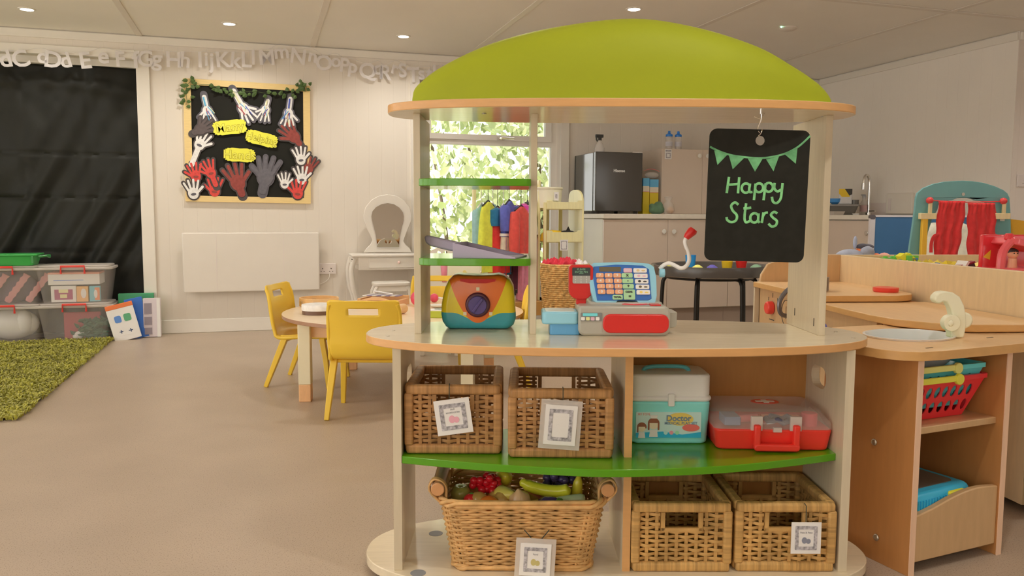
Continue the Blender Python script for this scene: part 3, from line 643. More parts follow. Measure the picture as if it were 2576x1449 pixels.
mk('microphone_head', M().tube([(a[0],0,a[1]),(a[0]+.004,0,a[1]+.006),(b[0]-.003,-.002,b[1]-.004),(b[0],-.002,b[1])],[.007,.0095,.0125,.0105],14), m_rr, mc, sm=60)
mk('neck_socket', M().cyl((R_(1665,696)[0],.02,R_(0,700)[1]),(R_(1678,696)[0],.02,R_(0,700)[1]),.011,n=16), m_lb, cr, bev=.002)
# ------------------------------------------------------------------ dustpan on the upper green shelf
dp = OW(1158,650,2.03); dz=.7975
du = ST('toy_dustpan', 'greyish purple dustpan lying on the lower of the two upper green shelves', 'dustpan', dp.x, 2.03, dz, turn=-12)
m_pan = mat('greyish purple plastic', pc(146,128,134), .45, .45, var=.03)
pan = M().prism([(-.0,-.055),(.155,-.062),(.158,.068),(0,.06)],'z',0,.004)
for ys in (-.057,.062): pan.add([(0,ys-.002,0),(.15,ys-.004 if ys<0 else ys+.004,0),(.15,ys-.004 if ys<0 else ys+.004,.005),(0,ys-.002,.036),(0,ys+.002,0),(.15,ys+.001,0),(.15,ys+.001,.005),(0,ys+.002,.036)],[(0,1,2,3),(4,7,6,5),(0,4,5,1),(1,5,6,2),(2,6,7,3),(3,7,4,0)])
pan.box(-.003,.003,-.059,.064,0,.037)
mk('pan', pan, m_pan, du, bev=.0015)
hc = [(-.092,.0,.043),(-.06,.0,.034),(-.03,0,.026),(0,0,.02)]
hn = M()
for i in range(3):
    pass
hn.prism([(-.0,.012),(-.03,.016),(-.075,.026),(-.088,.034),(-.092,.05),(-.085,.053),(-.06,.048),(-.0,.036)],'y',-.014,.014)
mk('handle', hn, m_pan, du, bev=.005, seg=3)
# ------------------------------------------------------------------ rattan baskets
def cane(tone, ax, k=1): 
    vs = {'x':(130,3,3),'y':(3,130,3),'z':(3,3,130)}[ax]
    return mat('wrapped cane %s %s'%(tone,ax), pc(*TONES[tone],k), .5, .4, var=.26, vs=1, vstretch=vs, bump=.5, bs=1.2)
TONES = {'brown':(152,106,60),'golden':(168,124,68)}
def weave_mat(tone): return mat('cane weave '+tone, pc(*TONES[tone]), .5, .4, var=.3, vs=14, bump=.2, bs=90)
def rattan(label, u, w, z, W, D, Hh, tone, turn=0, seed=1):
    rn = random.Random(seed); t = ST('rattan_basket', label, 'basket', u, w, z, 'square rattan baskets in the shop', turn)
    b = .024; hx, hy = W/2, D/2
    fr = M()
    for zz in (0, Hh-b):
        for s_ in (-1,1): fr.box(-hx+.004,hx-.004,s_*hy-(b if s_>0 else 0),s_*hy+(b if s_<0 else 0),zz,zz+b)
    mk('long_rim', fr, cane(tone,'x'), t, bev=.007, seg=3)
    fr = M()
    for zz in (0, Hh-b):
        for s_ in (-1,1): fr.box(s_*hx-(b if s_>0 else 0),s_*hx+(b if s_<0 else 0),-hy+b*.6,hy-b*.6,zz+.0005,zz+b+.0005)
    mk('side_rim', fr, cane(tone,'y'), t, bev=.007, seg=3)
    fr = M()
    for sx in (-1,1):
        for sy in (-1,1): fr.box(sx*hx-(b*.9 if sx>0 else 0),sx*hx+(b*.9 if sx<0 else 0),sy*hy-(b*.9 if sy>0 else 0),sy*hy+(b*.9 if sy<0 else 0),b*.8,Hh-b*.8)
    mk('corner_post', fr, cane(tone,'z'), t, bev=.006, seg=3)
    wv = M(); nrow = 11; z0, z1 = b+.002, Hh-b-.002; rh = (z1-z0)/nrow
    for face in range(4):
        L = (W if face%2==0 else D)-2*b*.85; ns = 8 if face%2==0 else 9
        R = RZ(90*face); off = hy if face%2==0 else hx
        hole_ = (.046,z1-.040) if face%2==0 else None
        sx = [(-L/2+L*(i+.75)/(ns+.5)) for i in range(ns)]
        for x in sx:
            zt_ = z1
            if hole_ and abs(x)<hole_[0]-.004: zt_=hole_[1]
            wv.join(M().box(x-.004,x+.004,-off+.008,-off+.012,z0-.004,zt_+.002), R)
        for r_ in range(nrow):
            zc = z0+rh*(r_+.5); pts = []; xs = [-L/2]+sx+[L/2]
            for i,x in enumerate(xs):
                ed = (i==0 or i==len(xs)-1)
                pts.append((x, -off+.010+(0 if ed else (.0045 if (i+r_)%2 else -.0045)), zc+(rn.uniform(-.0012,.0012) if not ed else (.0022 if r_%2 else -.0022))))
            P = smooth_line(pts,3)
            segs = [P]
            if hole_ and zc>hole_[1]:
                segs = [[q for q in P if q.x<-hole_[0]],[q for q in P if q.x>hole_[0]]]
            for s2 in segs: wv.join(M().tube(s2, rh*.40, 6, flat=(0,1,0)), R)
        if hole_:
            for x in (-hole_[0],hole_[0]): wv.join(M().box(x-.005,x+.005,-off+.004,-off+.014,hole_[1]-.004,z1+.002), R)
            wv.join(M().box(-hole_[0]-.004,hole_[0]+.004,-off+.004,-off+.014,hole_[1]-.006,hole_[1]+.003), R)
    mk('weave', wv, weave_mat(tone), t, sm=60)
    mk('basket_floor', M().box(-hx+.012,hx-.012,-hy+.012,hy-.012,.004,.010), weave_mat(tone), t)
    return t
m_card = mat('laminated white card', pc(206,192,176), .25, .5, var=.02, coat=.3); m_cord = mat('dark green cord', pc(50,54,42), .8, var=.05)
m_prt = mat('grey printed border', pc(150,138,130), .6, var=.5, vs=160); m_clear = mat('clear laminate pouch', (.9,.88,.85), .12, .6, alpha=.42, var=0)
def tag_card(label, u, w, z, sw, sh, tilt, cord_h, pic, text, kind=0, pouch=False):
    """hung label: pivot at the cord's top"""
    t = ST('basket_label', label, 'label', u, w, z, 'picture labels hung on the baskets'); 
    q = RY(tilt)
    if kind==0: mk('cord', M().tube([(0,.012,.004),(0,-.001,.002),(0,-.003,-cord_h)],.0011,6), m_cord, t)
    else: mk('cord', M().tube([(-.03,.003,.0),(0,-.004,-cord_h)],.0012,6).tube([(.03,.003,.0),(0,-.004,-cord_h)],.0012,6), m_cord, t)
    zc = -cord_h-sh/2+.004
    if pouch: mk('clear_pouch', M().box(-sw/2-.011,sw/2+.011,-.0055,-.0045,zc-sh/2-.011,zc+sh/2+.012).xf(q), m_clear, t)
    c = mk('card', M().box(-sw/2,sw/2,-.0075,-.006,zc-sh/2,zc+sh/2).xf(q), m_card, t)
    f = .13*sw
    mk('printed_border', M().prism(rrect(-sw/2+f,sw/2-f,zc-sh/2+f,zc+sh/2-f,.002),'y',-.0082,-.0076,holes=[rrect(-sw/2+1.9*f,sw/2-1.9*f,zc-sh/2+1.9*f,zc+sh/2-1.9*f,.002)]).xf(q), m_prt, c)
    mk('picture', M().prism(ell(-.004,zc-.006,.008*sw/.09,.010*sw/.09,14),'y',-.0082,-.0076).prism(ell(.007*sw/.09,zc-.008,.007*sw/.09,.008*sw/.09,12),'y',-.0083,-.0077).xf(q), pic, c)
    mk('printed_word', text_mesh(text,.0078*sw/.09,.0002).xf(q@T(0,-.0079,zc+sh*.17)@STAND), plastic('grey print',(120,112,106),.6), c)
    return t
rattan('brown rattan basket on the green shelf, left of the pair, with an angled paper label', -.1415,2.055,.3215,.238,.275,.170,'brown',0,1)
rattan('brown rattan basket on the green shelf beside the divider, with a shiny pouch label', .121,2.033,.3215,.254,.29,.168,'brown',-1.0,2)
rattan('golden rattan basket on the shop base next to the divider, with an empty handle slot', .416,2.020,.0365,.246,.25,.172,'golden',0,3)
rattan('golden rattan basket on the shop base at the right end, with a white picture label', .670,2.024,.0365,.248,.25,.172,'golden',0,4)
pr1 = plastic('pink picture',(206,140,140)); pr2 = plastic('green and pink food picture',(170,150,90)); pr3 = plastic('grey cookware picture',(120,116,118))
fz = .321+.170
tag_card('white picture label hung at an angle on the left brown basket on the green shelf', -.150,1.910,fz, .086,.086,-8,.034,pr1,'doll\naccessories')
tag_card('shiny plastic pouch label glaring white on the brown basket beside the divider', .122,1.878,fz, .076,.096,4,.040,m_card,' ',0,True)
tag_card('white picture label tied on the golden basket at the right end of the shop base', .712,1.888,.205, .072,.078,0,.040,pr3,'Pots & Pans')
# ------------------------------------------------------------------ tapered wicker basket with play food
wb = ST('wicker_basket', 'large tapered willow basket with wooden dowel handles holding play food', 'basket', .028, 2.0, .038)
m_wil = mat('willow', pc(178,132,78), .5, .4, var=.24, vs=22, bump=.15, bs=120); m_wil2 = mat('willow rim', pc(186,138,82), .5, .4, var=.25, vs=30)
WH = .170
def wrect(t_, n=56, grow=0):
    hx = .168+(.196-.168)*t_+grow; hy = .098+(.122-.098)*t_+grow
    return rrect(-hx,hx,-hy,hy,.04,6)
rn = random.Random(5); wv = M(); rows = 25
for r_ in range(rows):
    t_ = (r_+.6)/rows; P = wrect(t_); N_=len(P)
    # resample evenly
    per = []; tot=0
    for i in range(N_):
        a=Vector((*P[i],0)); b2=Vector((*P[(i+1)%N_],0)); per.append((tot,a,b2)); tot+=(b2-a).length
    ns=44; pts=[]
    for i in range(ns*2):
        d=tot*i/(ns*2); 
        for (s0,a,b2) in per:
            if s0<=d<=s0+(b2-a).length+1e-9: q=a+(b2-a)*((d-s0)/max(1e-9,(b2-a).length)); break
        nrm=Vector((q.x/.198,q.y/.122,0)).normalized(); off=(.0042 if ((i//2+r_)%2) else -.0042)*(1 if i%2==0 else 0)
        pts.append((q.x+nrm.x*off,q.y+nrm.y*off,WH*t_+rn.uniform(-.0008,.0008)))
    wv.tube(pts,.0038,6,closed=True)
for i in range(44):
    a=wrect(0.02); b2=wrect(1.0); j=int(i/44*len(a)); wv.tube([(a[j][0],a[j][1],.0),(b2[j][0],b2[j][1],WH)],.003,5)
mk('woven_sides', wv, m_wil, wb, sm=70)
rim = M()
for s_ in (0,1,2):
    P = wrect(1.02,grow=.002); n_=len(P); Q=[]
    for rep in range(n_):
        x,y=P[rep]; ph=rep*.75+s_*2.1; Q.append((x*(1+.02*cos(ph)),y*(1+.03*cos(ph)),WH+.004+.007*sin(ph)))
    rim.tube(Q,.0055,6,closed=True)
for s_ in (0,1):
    P = wrect(.0,grow=.004); Q=[(x*(1+.012*cos(i*.8+s_*3)),y*(1+.015*cos(i*.8+s_*3)),.006+.004*sin(i*.8+s_*3)) for i,(x,y) in enumerate(P)]; rim.tube(Q,.005,6,closed=True)
mk('braided_rim', rim, m_wil2, wb, sm=70)
mk('basket_floor', M().prism(wrect(0.02),'z',.004,.010), m_wil, wb)
m_dow = wood('bark dowel',(150,104,66),(10,1,10)); m_end = wood('dowel end grain',(176,120,72),(6,6,6))
for s_ in (-1,1):
    dw = mk('dowel_handle', M().cyl((s_*.205,-.115,WH+.036),(s_*.205,.115,WH+.036),.0165,n=20), m_dow, wb, bev=.002); dw.data.materials.append(m_end)
    for p in dw.data.polygons:
        if abs(p.normal.y)>.8: p.material_index=1
    wr = M()
    for y in (-.098,.098):
        for q in range(3): wr.tube(smooth_line([(s_*.190,y+q*.006,WH-.01),(s_*.226,y+q*.006-.004,WH+.03),(s_*.214,y+q*.006,WH+.056),(s_*.188,y+q*.006,WH+.04),(s_*.186,y+q*.006,WH+.0)],4),.0032,6)
    mk('handle_wrap', wr, m_wil2, wb, sm=70)
tg = tag_card('white picture label in a clear pouch hung in front of the willow basket', .062,1.866,.152, .074,.080,3,.034,pr2,'food',1,True)
zf = .036+.010
def food(name, label, cat, m, mt, u, w, z, rot=(0,0,0), parts=()):
    o = solo(name, m, mt, label, cat, SP(u,w,z), rot=(radians(rot[0]),radians(rot[1]),SY+radians(rot[2])), group='play food in the willow basket', sm=70)
    for nm,mm,pm in parts: mk(nm,mm,pm,o,sm=70)
    return o
fr_ = lambda n_,c,**k: plastic(n_,c,.25,1.25,coat=.3,**k)
# under-layer of play fruit that carries the visible ones
ZL = .196
gr = M()
for i in range(26):
    a=i*2.4; r_=.006+.019*((i%13)/13); gr.sph((r_*1.6*cos(a),r_*sin(a),.012*sin(i*1.7)+.02*(i/26)),.0105,10,7)
food('toy_raspberry','shiny red bunch of round berries in the willow basket','toy fruit',gr,fr_('raspberry red',(176,22,30)),-.062,2.01,ZL+.012)
g2 = M()
for i in range(30):
    a=i*2.4; r_=.005+.026*((i%15)/15); g2.sph((r_*1.5*cos(a),r_*sin(a),.014*sin(i*1.9)+.022*(i/30)),.0115,10,7)
food('toy_grapes','bunch of dark purple toy grapes at the back of the willow basket','toy fruit',g2,fr_('grape purple',(60,46,70)),.125,2.05,ZL+.014)
food('toy_lemon','yellow toy lemon behind the red berries in the willow basket','toy fruit',M().lathe([(0,-.036),(.006,-.032),(.018,-.022),(.024,0),(.018,.022),(.006,.032),(0,.036)],20),fr_('lemon yellow',(206,158,40)),-.02,2.055,ZL+.022,(60,30,0))
food('toy_pear','pale yellow toy pear lying in the middle of the willow basket','toy fruit',M().lathe([(0,-.03),(.02,-.024),(.027,-.006),(.02,.014),(.011,.028),(.006,.036),(0,.037)],20),fr_('pear yellow',(190,160,70)),-.018,1.975,ZL+.002,(70,20,40),[('stalk',M().tube([(0,0,.035),(.003,0,.046)],.0016,5),m_dow)])
food('toy_onion','round pale brown toy onion in the middle of the willow basket','toy vegetable',M().lathe([(0,-.026),(.016,-.022),(.028,-.004),(.025,.013),(.010,.024),(.004,.032),(0,.033)],22),fr_('onion skin',(176,134,90)),.022,1.945,ZL+.0,(12,-8,0))
bn = M(); bp_ = smooth_line([(-.062,0,.014),(-.035,.004,.003),(0,.006,0),(.035,.004,.004),(.058,0,.013),(.066,0,.018)],4); bn.tube(bp_,[.004]+[.011]*2+[.0155]*(len(bp_)-6)+[.010,.006,.004],10)
food('toy_banana','yellow toy banana lying across the right half of the willow basket','toy fruit',bn,fr_('banana yellow',(204,170,40)),.082,1.985,ZL+.012,(0,8,-8))
food('toy_orange','orange toy fruit at the front left of the willow basket','toy fruit',M().sph((0,0,0),(.030,.030,.027),20,12),fr_('orange fruit',(206,92,30)),-.055,1.935,ZL-.012)
food('toy_tomato','small shiny red toy tomato at the left of the orange fruit in the willow basket','toy vegetable',M().sph((0,0,0),(.022,.022,.019),18,10),fr_('tomato red',(190,34,34)),-.098,1.955,ZL-.004,(0,0,0),[('stalk',M().sph((0,0,.018),(.006,.006,.003),8,5),mat('green stalk',pc(80,110,40),.6))])
food('toy_green_apple','dull green toy apple at the left end of the willow basket','toy fruit',M().lathe([(0,-.02),(.014,-.022),(.025,-.008),(.026,.006),(.016,.02),(.004,.017),(0,.014)],20),fr_('apple green',(130,116,54)),-.128,1.99,ZL+.002)
food('toy_aubergine','dark purple toy aubergine under the banana in the willow basket','toy vegetable',M().lathe([(0,-.034),(.014,-.03),(.019,-.012),(.015,.012),(.009,.028),(0,.034)],18),fr_('aubergine',(56,40,66)),.098,1.938,ZL-.004,(75,0,60),[('green_cap',M().lathe([(.0115,.022),(.010,.032),(.003,.036),(0,.044)],12),mat('green stalk',pc(80,110,40),.6))])
food('toy_courgette','pale green toy courgette at the front right of the willow basket','toy vegetable',M().tube(smooth_line([(-.05,0,0),(0,.004,.003),(.05,0,.004)],4),[.008]+[.013]*7+[.009],10),fr_('courgette green',(150,150,110)),.135,1.945,ZL-.004,(0,-6,6))
food('toy_corn','upright yellow toy corn cob at the right end of the willow basket','toy vegetable',M().lathe([(0,-.04),(.012,-.034),(.015,-.005),(.012,.022),(.005,.04),(0,.043)],14),fr_('corn yellow',(206,160,44)),.168,2.0,ZL+.008,(8,6,0))
food('toy_peach','pink toy peach half buried under the banana in the willow basket','toy fruit',M().sph((0,0,0),(.027,.027,.026),18,10),fr_('peach pink',(180,110,80)),.062,2.04,ZL-.008)
bulk = M()
for i in range(46):
    bulk.sph((random.uniform(-.13,.13),random.uniform(-.075,.075),random.uniform(.03,.15)),random.uniform(.022,.03),10,7)
b = solo('play_food_heap', bulk, fr_('mixed play food',(160,120,60),vs=14) , 'lower layer of mixed play food filling the willow basket', 'toy food', SP(.018,2.0,.042), rz=SY, group='play food in the willow basket'); b['kind']='stuff'
# ------------------------------------------------------------------ doctor set box and medical case
m_dbl = plastic('turquoise plastic box',(104,178,192),.35,1.5); m_dcr = plastic('cream plastic lid',(196,178,150),.35,1.35); m_tl = plastic('teal handle',(70,130,124),.4,1.3)
dw_ = OW(1692,1112,1.94)
db = ST('doctor_play_set', 'turquoise and cream doctor play set box on the right half of the green shelf', 'toy box', .405, 2.083, .3215)
def taper(x0,x1,y0,y1,z0,z1,g,r): 
    m = M(); a=rrect(x0+g,x1-g,y0+g,y1-g,r,6); b2=rrect(x0,x1,y0,y1,r,6); n_=len(a)
    return m.add([(x,y,z0) for x,y in a]+[(x,y,z1) for x,y in b2],[list(range(n_))[::-1],list(range(n_,2*n_))]+[(i,(i+1)%n_,n_+(i+1)%n_,n_+i) for i in range(n_)])
bd = mk('box', taper(-.106,.104,-.072,.070,0,.110,.006,.024), m_dbl, db, bev=.006, seg=3)
mk('lid', taper(-.102,.098,-.085,.085,.178,.119,-.0,.026) if 0 else M().prism(rrect(-.109,.107,-.074,.072,.026,6),'z',.110,.124).prism(rrect(-.105,.103,-.071,.069,.026,6),'z',.121,.180), m_dcr, db, bev=.016, seg=4)
mk('handle', M().tube(smooth_line([(-.062,-.01,.176),(-.056,-.012,.186),(-.03,-.014,.191),(.03,-.014,.191),(.052,-.012,.186),(.058,-.01,.176)],4),.0055,8), m_tl, db)
mk('latch', M().prism(rrect(-.008,.008,.100,.132,.003),'y',-.080,-.072), m_dcr, db, bev=.001)
stk = mk('sticker', M().prism(rrect(-.088,.078,.018,.084,.002),'y',-.0725,-.066), plastic('pale blue sticker',(150,196,200),.35,1.4), db)
sy_=-.0732
mk('sticker_band', M().prism([(-.088,.018),(.078,.018),(.078,.033),(.03,.026),(-.02,.034),(-.088,.030)],'y',sy_,sy_+.0009), plastic('blue band',(40,134,164),.35,1.3), stk)
mk('sun_oval', M().prism(ell(.024,.066,.034,.0165,24),'y',sy_-.0004,sy_+.0006), plastic('amber oval',(212,150,70),.35,1.3), stk)
mk('red_oval', M().prism(ell(.052,.044,.022,.0095,22),'y',sy_-.0007,sy_+.0004), plastic('red oval',(190,84,72),.35,1.3), stk)
tm = M().join(text_mesh('Doctor',.021,.0002,bold=.0006), T(.020,sy_-.0009,.068)@STAND).join(text_mesh('MEDICAL PLAY SET',.0098,.0002,bold=.0002), T(.026,sy_-.0009,.0555)@STAND)
mk('sticker_text', tm, plastic('slate print',(92,104,112),.5,1.2), stk)
mk('small_print', M().join(text_mesh('MY TOYS',.0075,.0002), T(-.068,sy_-.0009,.078)@STAND), plastic('red print',(190,90,72),.5,1.2), stk)
for nm,x,z,s_,hat in (('nurse_picture',-.043,.046,1.0,1),('boy_picture',-.073,.038,.82,0)):
    sk = plastic('printed skin',(206,160,128),.4,1.3); hr_ = plastic('printed brown hair',(116,66,44),.4,1.2)
    pi_ = mk(nm, M().prism(ell(x,z+.006*s_,.0125*s_,.0125*s_,18),'y',sy_-.0006,sy_+.0003), sk, stk)
    mk('printed_hair', M().prism(ell(x,z+.010*s_,.0145*s_,.0135*s_,18,0,180),'y',sy_-.0012,sy_+.0002).prism(rrect(x-.0145*s_,x-.0105*s_,z-.008*s_,z+.011*s_,.001),'y',sy_-.001,sy_).prism(rrect(x+.0105*s_,x+.0145*s_,z-.008*s_ if hat else z+.004,z+.011*s_,.001),'y',sy_-.001,sy_), hr_, pi_)
    mk('printed_coat', M().prism([(x-.011*s_,z-.026*s_),(x-.009*s_,z-.008*s_),(x+.009*s_,z-.008*s_),(x+.011*s_,z-.026*s_)],'y',sy_-.0005,sy_), plastic('printed white coat',(214,206,186),.4,1.3), pi_)
    if hat: mk('printed_cap', M().prism([(x-.008,z+.022),(x-.010,z+.030),(x+.010,z+.030),(x+.008,z+.022)],'y',sy_-.0014,sy_), plastic('printed white coat',(214,206,186),.4,1.3), pi_)
for i,c in enumerate(((150,190,206),(206,120,120),(130,180,130))): mk('round_icon', M().prism(ell(-.012+i*.0145,.031,.0052,.0052,14),'y',sy_-.0008,sy_), plastic('icon %d'%i,c,.4,1.2), stk)
mdc = ST('toy_medical_case', 'red toy medical case with a clear lid and a white cross on the green shelf', 'toy case', .655, 2.050, .3215, turn=-2)
m_rc = plastic('scarlet plastic case',(190,40,28),.3,1.35); m_cl = mat('clear hazy plastic', (.80,.76,.72), .12, .5, alpha=.30, var=0, coat=.3)
mk('case_base', taper(-.146,.146,-.092,.096,0,.054,.008,.018), m_rc, mdc, bev=.005, seg=3)
n_=None
A_=rrect(-.146,.146,-.092,.096,.018,6); B2=rrect(-.124,.124,-.062,.088,.018,6); n_=len(A_)
mk('clear_lid', M().add([(x,y,.054) for x,y in A_]+[(x*.99,y*.99,.070) for x,y in A_]+[(x,y,.098) for x,y in B2],[list(range(2*n_,3*n_))]+[(l*n_+i,l*n_+(i+1)%n_,(l+1)*n_+(i+1)%n_,(l+1)*n_+i) for l in (0,1) for i in range(n_)]), m_cl, mdc, sm=50)
hd2 = M().prism(rrect(-.052,.060,.004,.066,.012,6),'y',-.144,-.128,holes=[rrect(-.036,.044,.020,.080 if 0 else .0655,.006,4)])
mk('handle', M().box(-.052,-.036,-.109,-.088,.012,.068).box(.044,.060,-.109,-.088,.012,.068).prism(rrect(-.052,.060,.003,.021,.008,5),'y',-.111,-.094), m_rc, mdc, bev=.004, seg=3)
mk('lid_clip', M().box(-.058,-.030,-.098,-.089,.052,.088).box(.038,.066,-.098,-.089,.052,.088).box(-.003,.018,-.098,-.089,.048,.060), mat('frosted clip',(.78,.72,.68),.3,.5,alpha=.75,var=0), mdc, bev=.001)
cx_ = mk('cross_badge', M().prism(ell(.006,.02,.036,.026,28),'z',.0985,.0995), plastic('red badge',(176,62,44),.35,1.25), mdc)
mk('white_cross', M().box(-.018,.030,.014,.026,.0996,.1002).box(-.001,.013,.002,.038,.0996,.1003), plastic('white cross print',(210,190,170),.4,1.3), cx_)
inn=[('toy_syringe','pink toy syringe seen through the clear lid of the red medical case',M().tube([(-.05,0,0),(.03,.01,.004)],.010,10),(200,90,84),(-.06,-.05)),
     ('toy_stethoscope','dark toy stethoscope coil seen through the clear lid of the red medical case',M().tube([(.035*cos(a*.4),.022*sin(a*.4),.004*(a%3)) for a in range(16)],.007,8,closed=True),(70,66,74),(.02,-.06)),
     ('toy_thermometer','orange toy thermometer seen through the clear lid of the red medical case',M().tube([(-.045,0,0),(.05,-.006,.0)],.008,8),(206,110,80),(.03,-.02)),
     ('toy_scissors','dull blue toy instrument at the left end inside the red medical case',M().box(-.02,.02,-.03,.03,-.01,.012),(92,100,116),(-.10,-.04)),
     ('toy_bandage','red toy bandage roll at the right end inside the red medical case',M().cyl((0,0,-.018),(0,0,.018),.02,n=18),(176,60,64),(.10,-.045))]
for nm,lb,mm,c,(x,y) in inn: solo(nm,mm,plastic(nm+' plastic',c,.4,1.3),lb,'toy',SP(.655+x,2.050+y+.0,.3215+.068),rz=SY,group='toy instruments in the medical case',bev=.002)
# =================================================================== LEFT: rug, storage boxes, packs
def rug():
    rn = random.Random(11); m = M(); x0,x1,y0,y1 = -2.6,-1.03,3.93,6.30
    m.grid(lambda u,v: (x0+(x1-x0)*u, y0+(y1-y0)*v+.03*sin(2*u), .012+.005*sin(40*u)*sin(50*v)), 30, 40)
    for i in range(30000):
        x = rn.uniform(x0,x1+.012); y = rn.uniform(y0-.01,y1); a = rn.uniform(0,6.3); l = rn.uniform(.020,.034); b = rn.uniform(.2,1.0); w = rn.uniform(.003,.0055)
        p = Vector((x,y,.008)); d = Vector((cos(a)*b,sin(a)*b,1)).normalized(); s_ = Vector((-sin(a),cos(a),0))*w
        q = p+d*l*.6+Vector((0,0,.004)); t_ = p+d*l+Vector((cos(a),sin(a),-.5))*l*.25
        m.add([p-s_,p+s_,q+s_*.8,q-s_*.8,t_+s_*.3,t_-s_*.3],[(0,1,2,3),(3,2,4,5)])
    return m
solo('shaggy_rug', rug(), mat('olive lime shag pile', pc(140,128,42,1.0), .9, .2, var=.3, vs=8, sheen=.3), 'olive lime green shaggy rug on the floor at the left edge', 'rug', sm=None)
m_box = mat('hazy clear box plastic', (.80,.76,.74), .22, .5, alpha=.24, var=.04); m_boxlid = mat('hazy white lid plastic', (.82,.77,.72), .3, .5, alpha=.62, var=.03); m_hr = plastic('red box handle',(196,58,48))
def storage_box(x, y, z, label, wd=.50, hh=.27, dp=.30):
    t = thing('storage_box', label, 'storage box', (x,y,z), 0, 'clear storage boxes by the black curtain')
    a = rrect(-wd/2+.045,wd/2-.045,-dp/2+.03,dp/2-.03,.03,4); b = rrect(-wd/2+.012,wd/2-.012,-dp/2+.008,dp/2-.008,.03,4); n_ = len(a)
    mk('box_body', M().add([(p[0],p[1],0) for p in a]+[(p[0],p[1],hh-.03) for p in b], [list(range(n_))[::-1]]+[(i,(i+1)%n_,n_+(i+1)%n_,n_+i) for i in range(n_)]), m_box, t)
    mk('lid', M().prism(rrect(-wd/2,wd/2,-dp/2,dp/2,.03,4),'z',hh-.032,hh-.014).prism(rrect(-wd/2+.02,wd/2-.02,-dp/2+.02,dp/2-.02,.03,4),'z',hh-.014,hh), m_boxlid, t, bev=.004)
    mk('handle', M().tube([(-.075,-dp/2-.006,hh-.058),(-.075,-dp/2-.008,hh-.006),(.075,-dp/2-.008,hh-.006),(.075,-dp/2-.006,hh-.058)],.0075,6).box(-.075,.075,-dp/2-.012,-dp/2-.002,hh-.013,hh+.001), m_hr, t)
    return t
BY = 6.485
bxR, bxL = OY(191,850,6.34).x, OY(10,850,6.34).x
storage_box(bxR,BY,0,'clear storage box with red sheet inside, bottom of the stack nearest the radiator'); storage_box(bxR,BY,.27,'clear storage box holding card packs, top of the stack nearest the radiator')
storage_box(bxL,BY,0,'clear storage box of white bags, bottom of the stack at the left picture edge'); storage_box(bxL,BY,.27,'clear storage box with pink paper chains under the green tray at the left edge')
gt = thing('green_tray', 'green plastic tray with clip handle on top of the left storage stack', 'tray', (OY(20,640,6.4).x-.04,BY-.05,.5415))
m_gt = plastic('green tray plastic',(58,140,64))
mk('tray_body', taper(-.25,.22,-.10,.10,0,.07,.02,.02), m_gt, gt, bev=.003); mk('tray_rim', M().prism(rrect(-.265,.235,-.115,.115,.02,4),'z',.07,.082), m_gt, gt, bev=.003)
mk('clip', M().box(.20,.215,-.118,-.106,.02,.07).tube([(.235,-.06,.06),(.28,-.05,.066),(.29,0,.056),(.28,.05,.066),(.235,.06,.06)],.008,6), plastic('dark green clip',(46,110,50)), gt)
def flat_item(name, label, cat, x, y, z, w, h, d, c, grp, rot=(0,0,0), extra=()):
    o = solo(name, M().box(-w/2,w/2,-d/2,d/2,0,h), plastic(name+' %d%d%d'%c,c,.6), label, cat, (x,y,z), rot=tuple(radians(a) for a in rot), group=grp, bev=.002)
    for nm,mm,mt_ in extra: mk(nm,mm,mt_,o)
    return o
G1='packs inside the clear storage boxes'
wht = plastic('print white',(216,206,196),.6)
flat_item('card_pack','white card pack with a purple picture standing inside the upper storage box','card pack',bxR-.075,BY-.085,.277,.16,.115,.03,(212,204,196),G1,extra=[('purple_picture',M().box(-.058,.058,-.0165,-.0152,.018,.09),plastic('plum print',(150,70,92),.6)),('yellow_label',M().box(-.022,.022,-.018,-.0163,.03,.056).box(-.03,.03,-.018,-.0163,.066,.09),plastic('sand print',(216,186,130),.6))])
flat_item('card_pack','orange card pack in the middle inside the upper storage box','card pack',bxR+.045,BY-.085,.277,.075,.11,.03,(214,150,92),G1,extra=[('white_picture',M().prism(ell(.008,.06,.018,.035,14),'y',-.0165,-.0152),wht)])
flat_item('card_pack','teal card pack at the right inside the upper storage box','card pack',bxR+.125,BY-.085,.277,.07,.11,.03,(110,160,158),G1,extra=[('orange_picture',M().box(0,.032,-.0165,-.0152,.01,.1),plastic('orange print',(206,120,80),.6)),('white_figure',M().prism(ell(.006,.055,.012,.03,14),'y',-.0178,-.0166),wht)])
flat_item('paper_pile','pile of white paper under an orange sheet near the lid of the upper storage box','paper',bxR-.005,BY,.40,.33,.075,.20,(218,206,194),G1,extra=[('orange_sheet',M().box(-.165,.165,-.1,.1,.0752,.087),plastic('coral sheet',(222,134,106),.6)),('blue_line',M().box(-.13,.06,-.1012,-.1002,.03,.034),plastic('blue print line',(110,130,180),.6))])
flat_item('felt_sheet','dark pink red sheet standing inside the lower storage box','sheet',bxR+.03,BY-.05,.008,.24,.19,.02,(166,74,76),G1)
pl = M(); rn=random.Random(4)
for i in range(120): leaf(pl, Matrix.Translation((rn.gauss(0,.05),rn.uniform(-.02,.02),rn.uniform(.015,.13)))@Matrix.Rotation(rn.uniform(-2.5,2.5),4,'Y'), rn.uniform(.03,.06), .025)
solo('artificial_plant', pl, mat('dark green leaf', pc(62,84,64), .5, .4, var=.25, vs=20), 'dark green artificial plant pressed against the front of the lower storage box', 'artificial plant', (bxR+.10,BY-.095,.008), group=G1, sm=None)
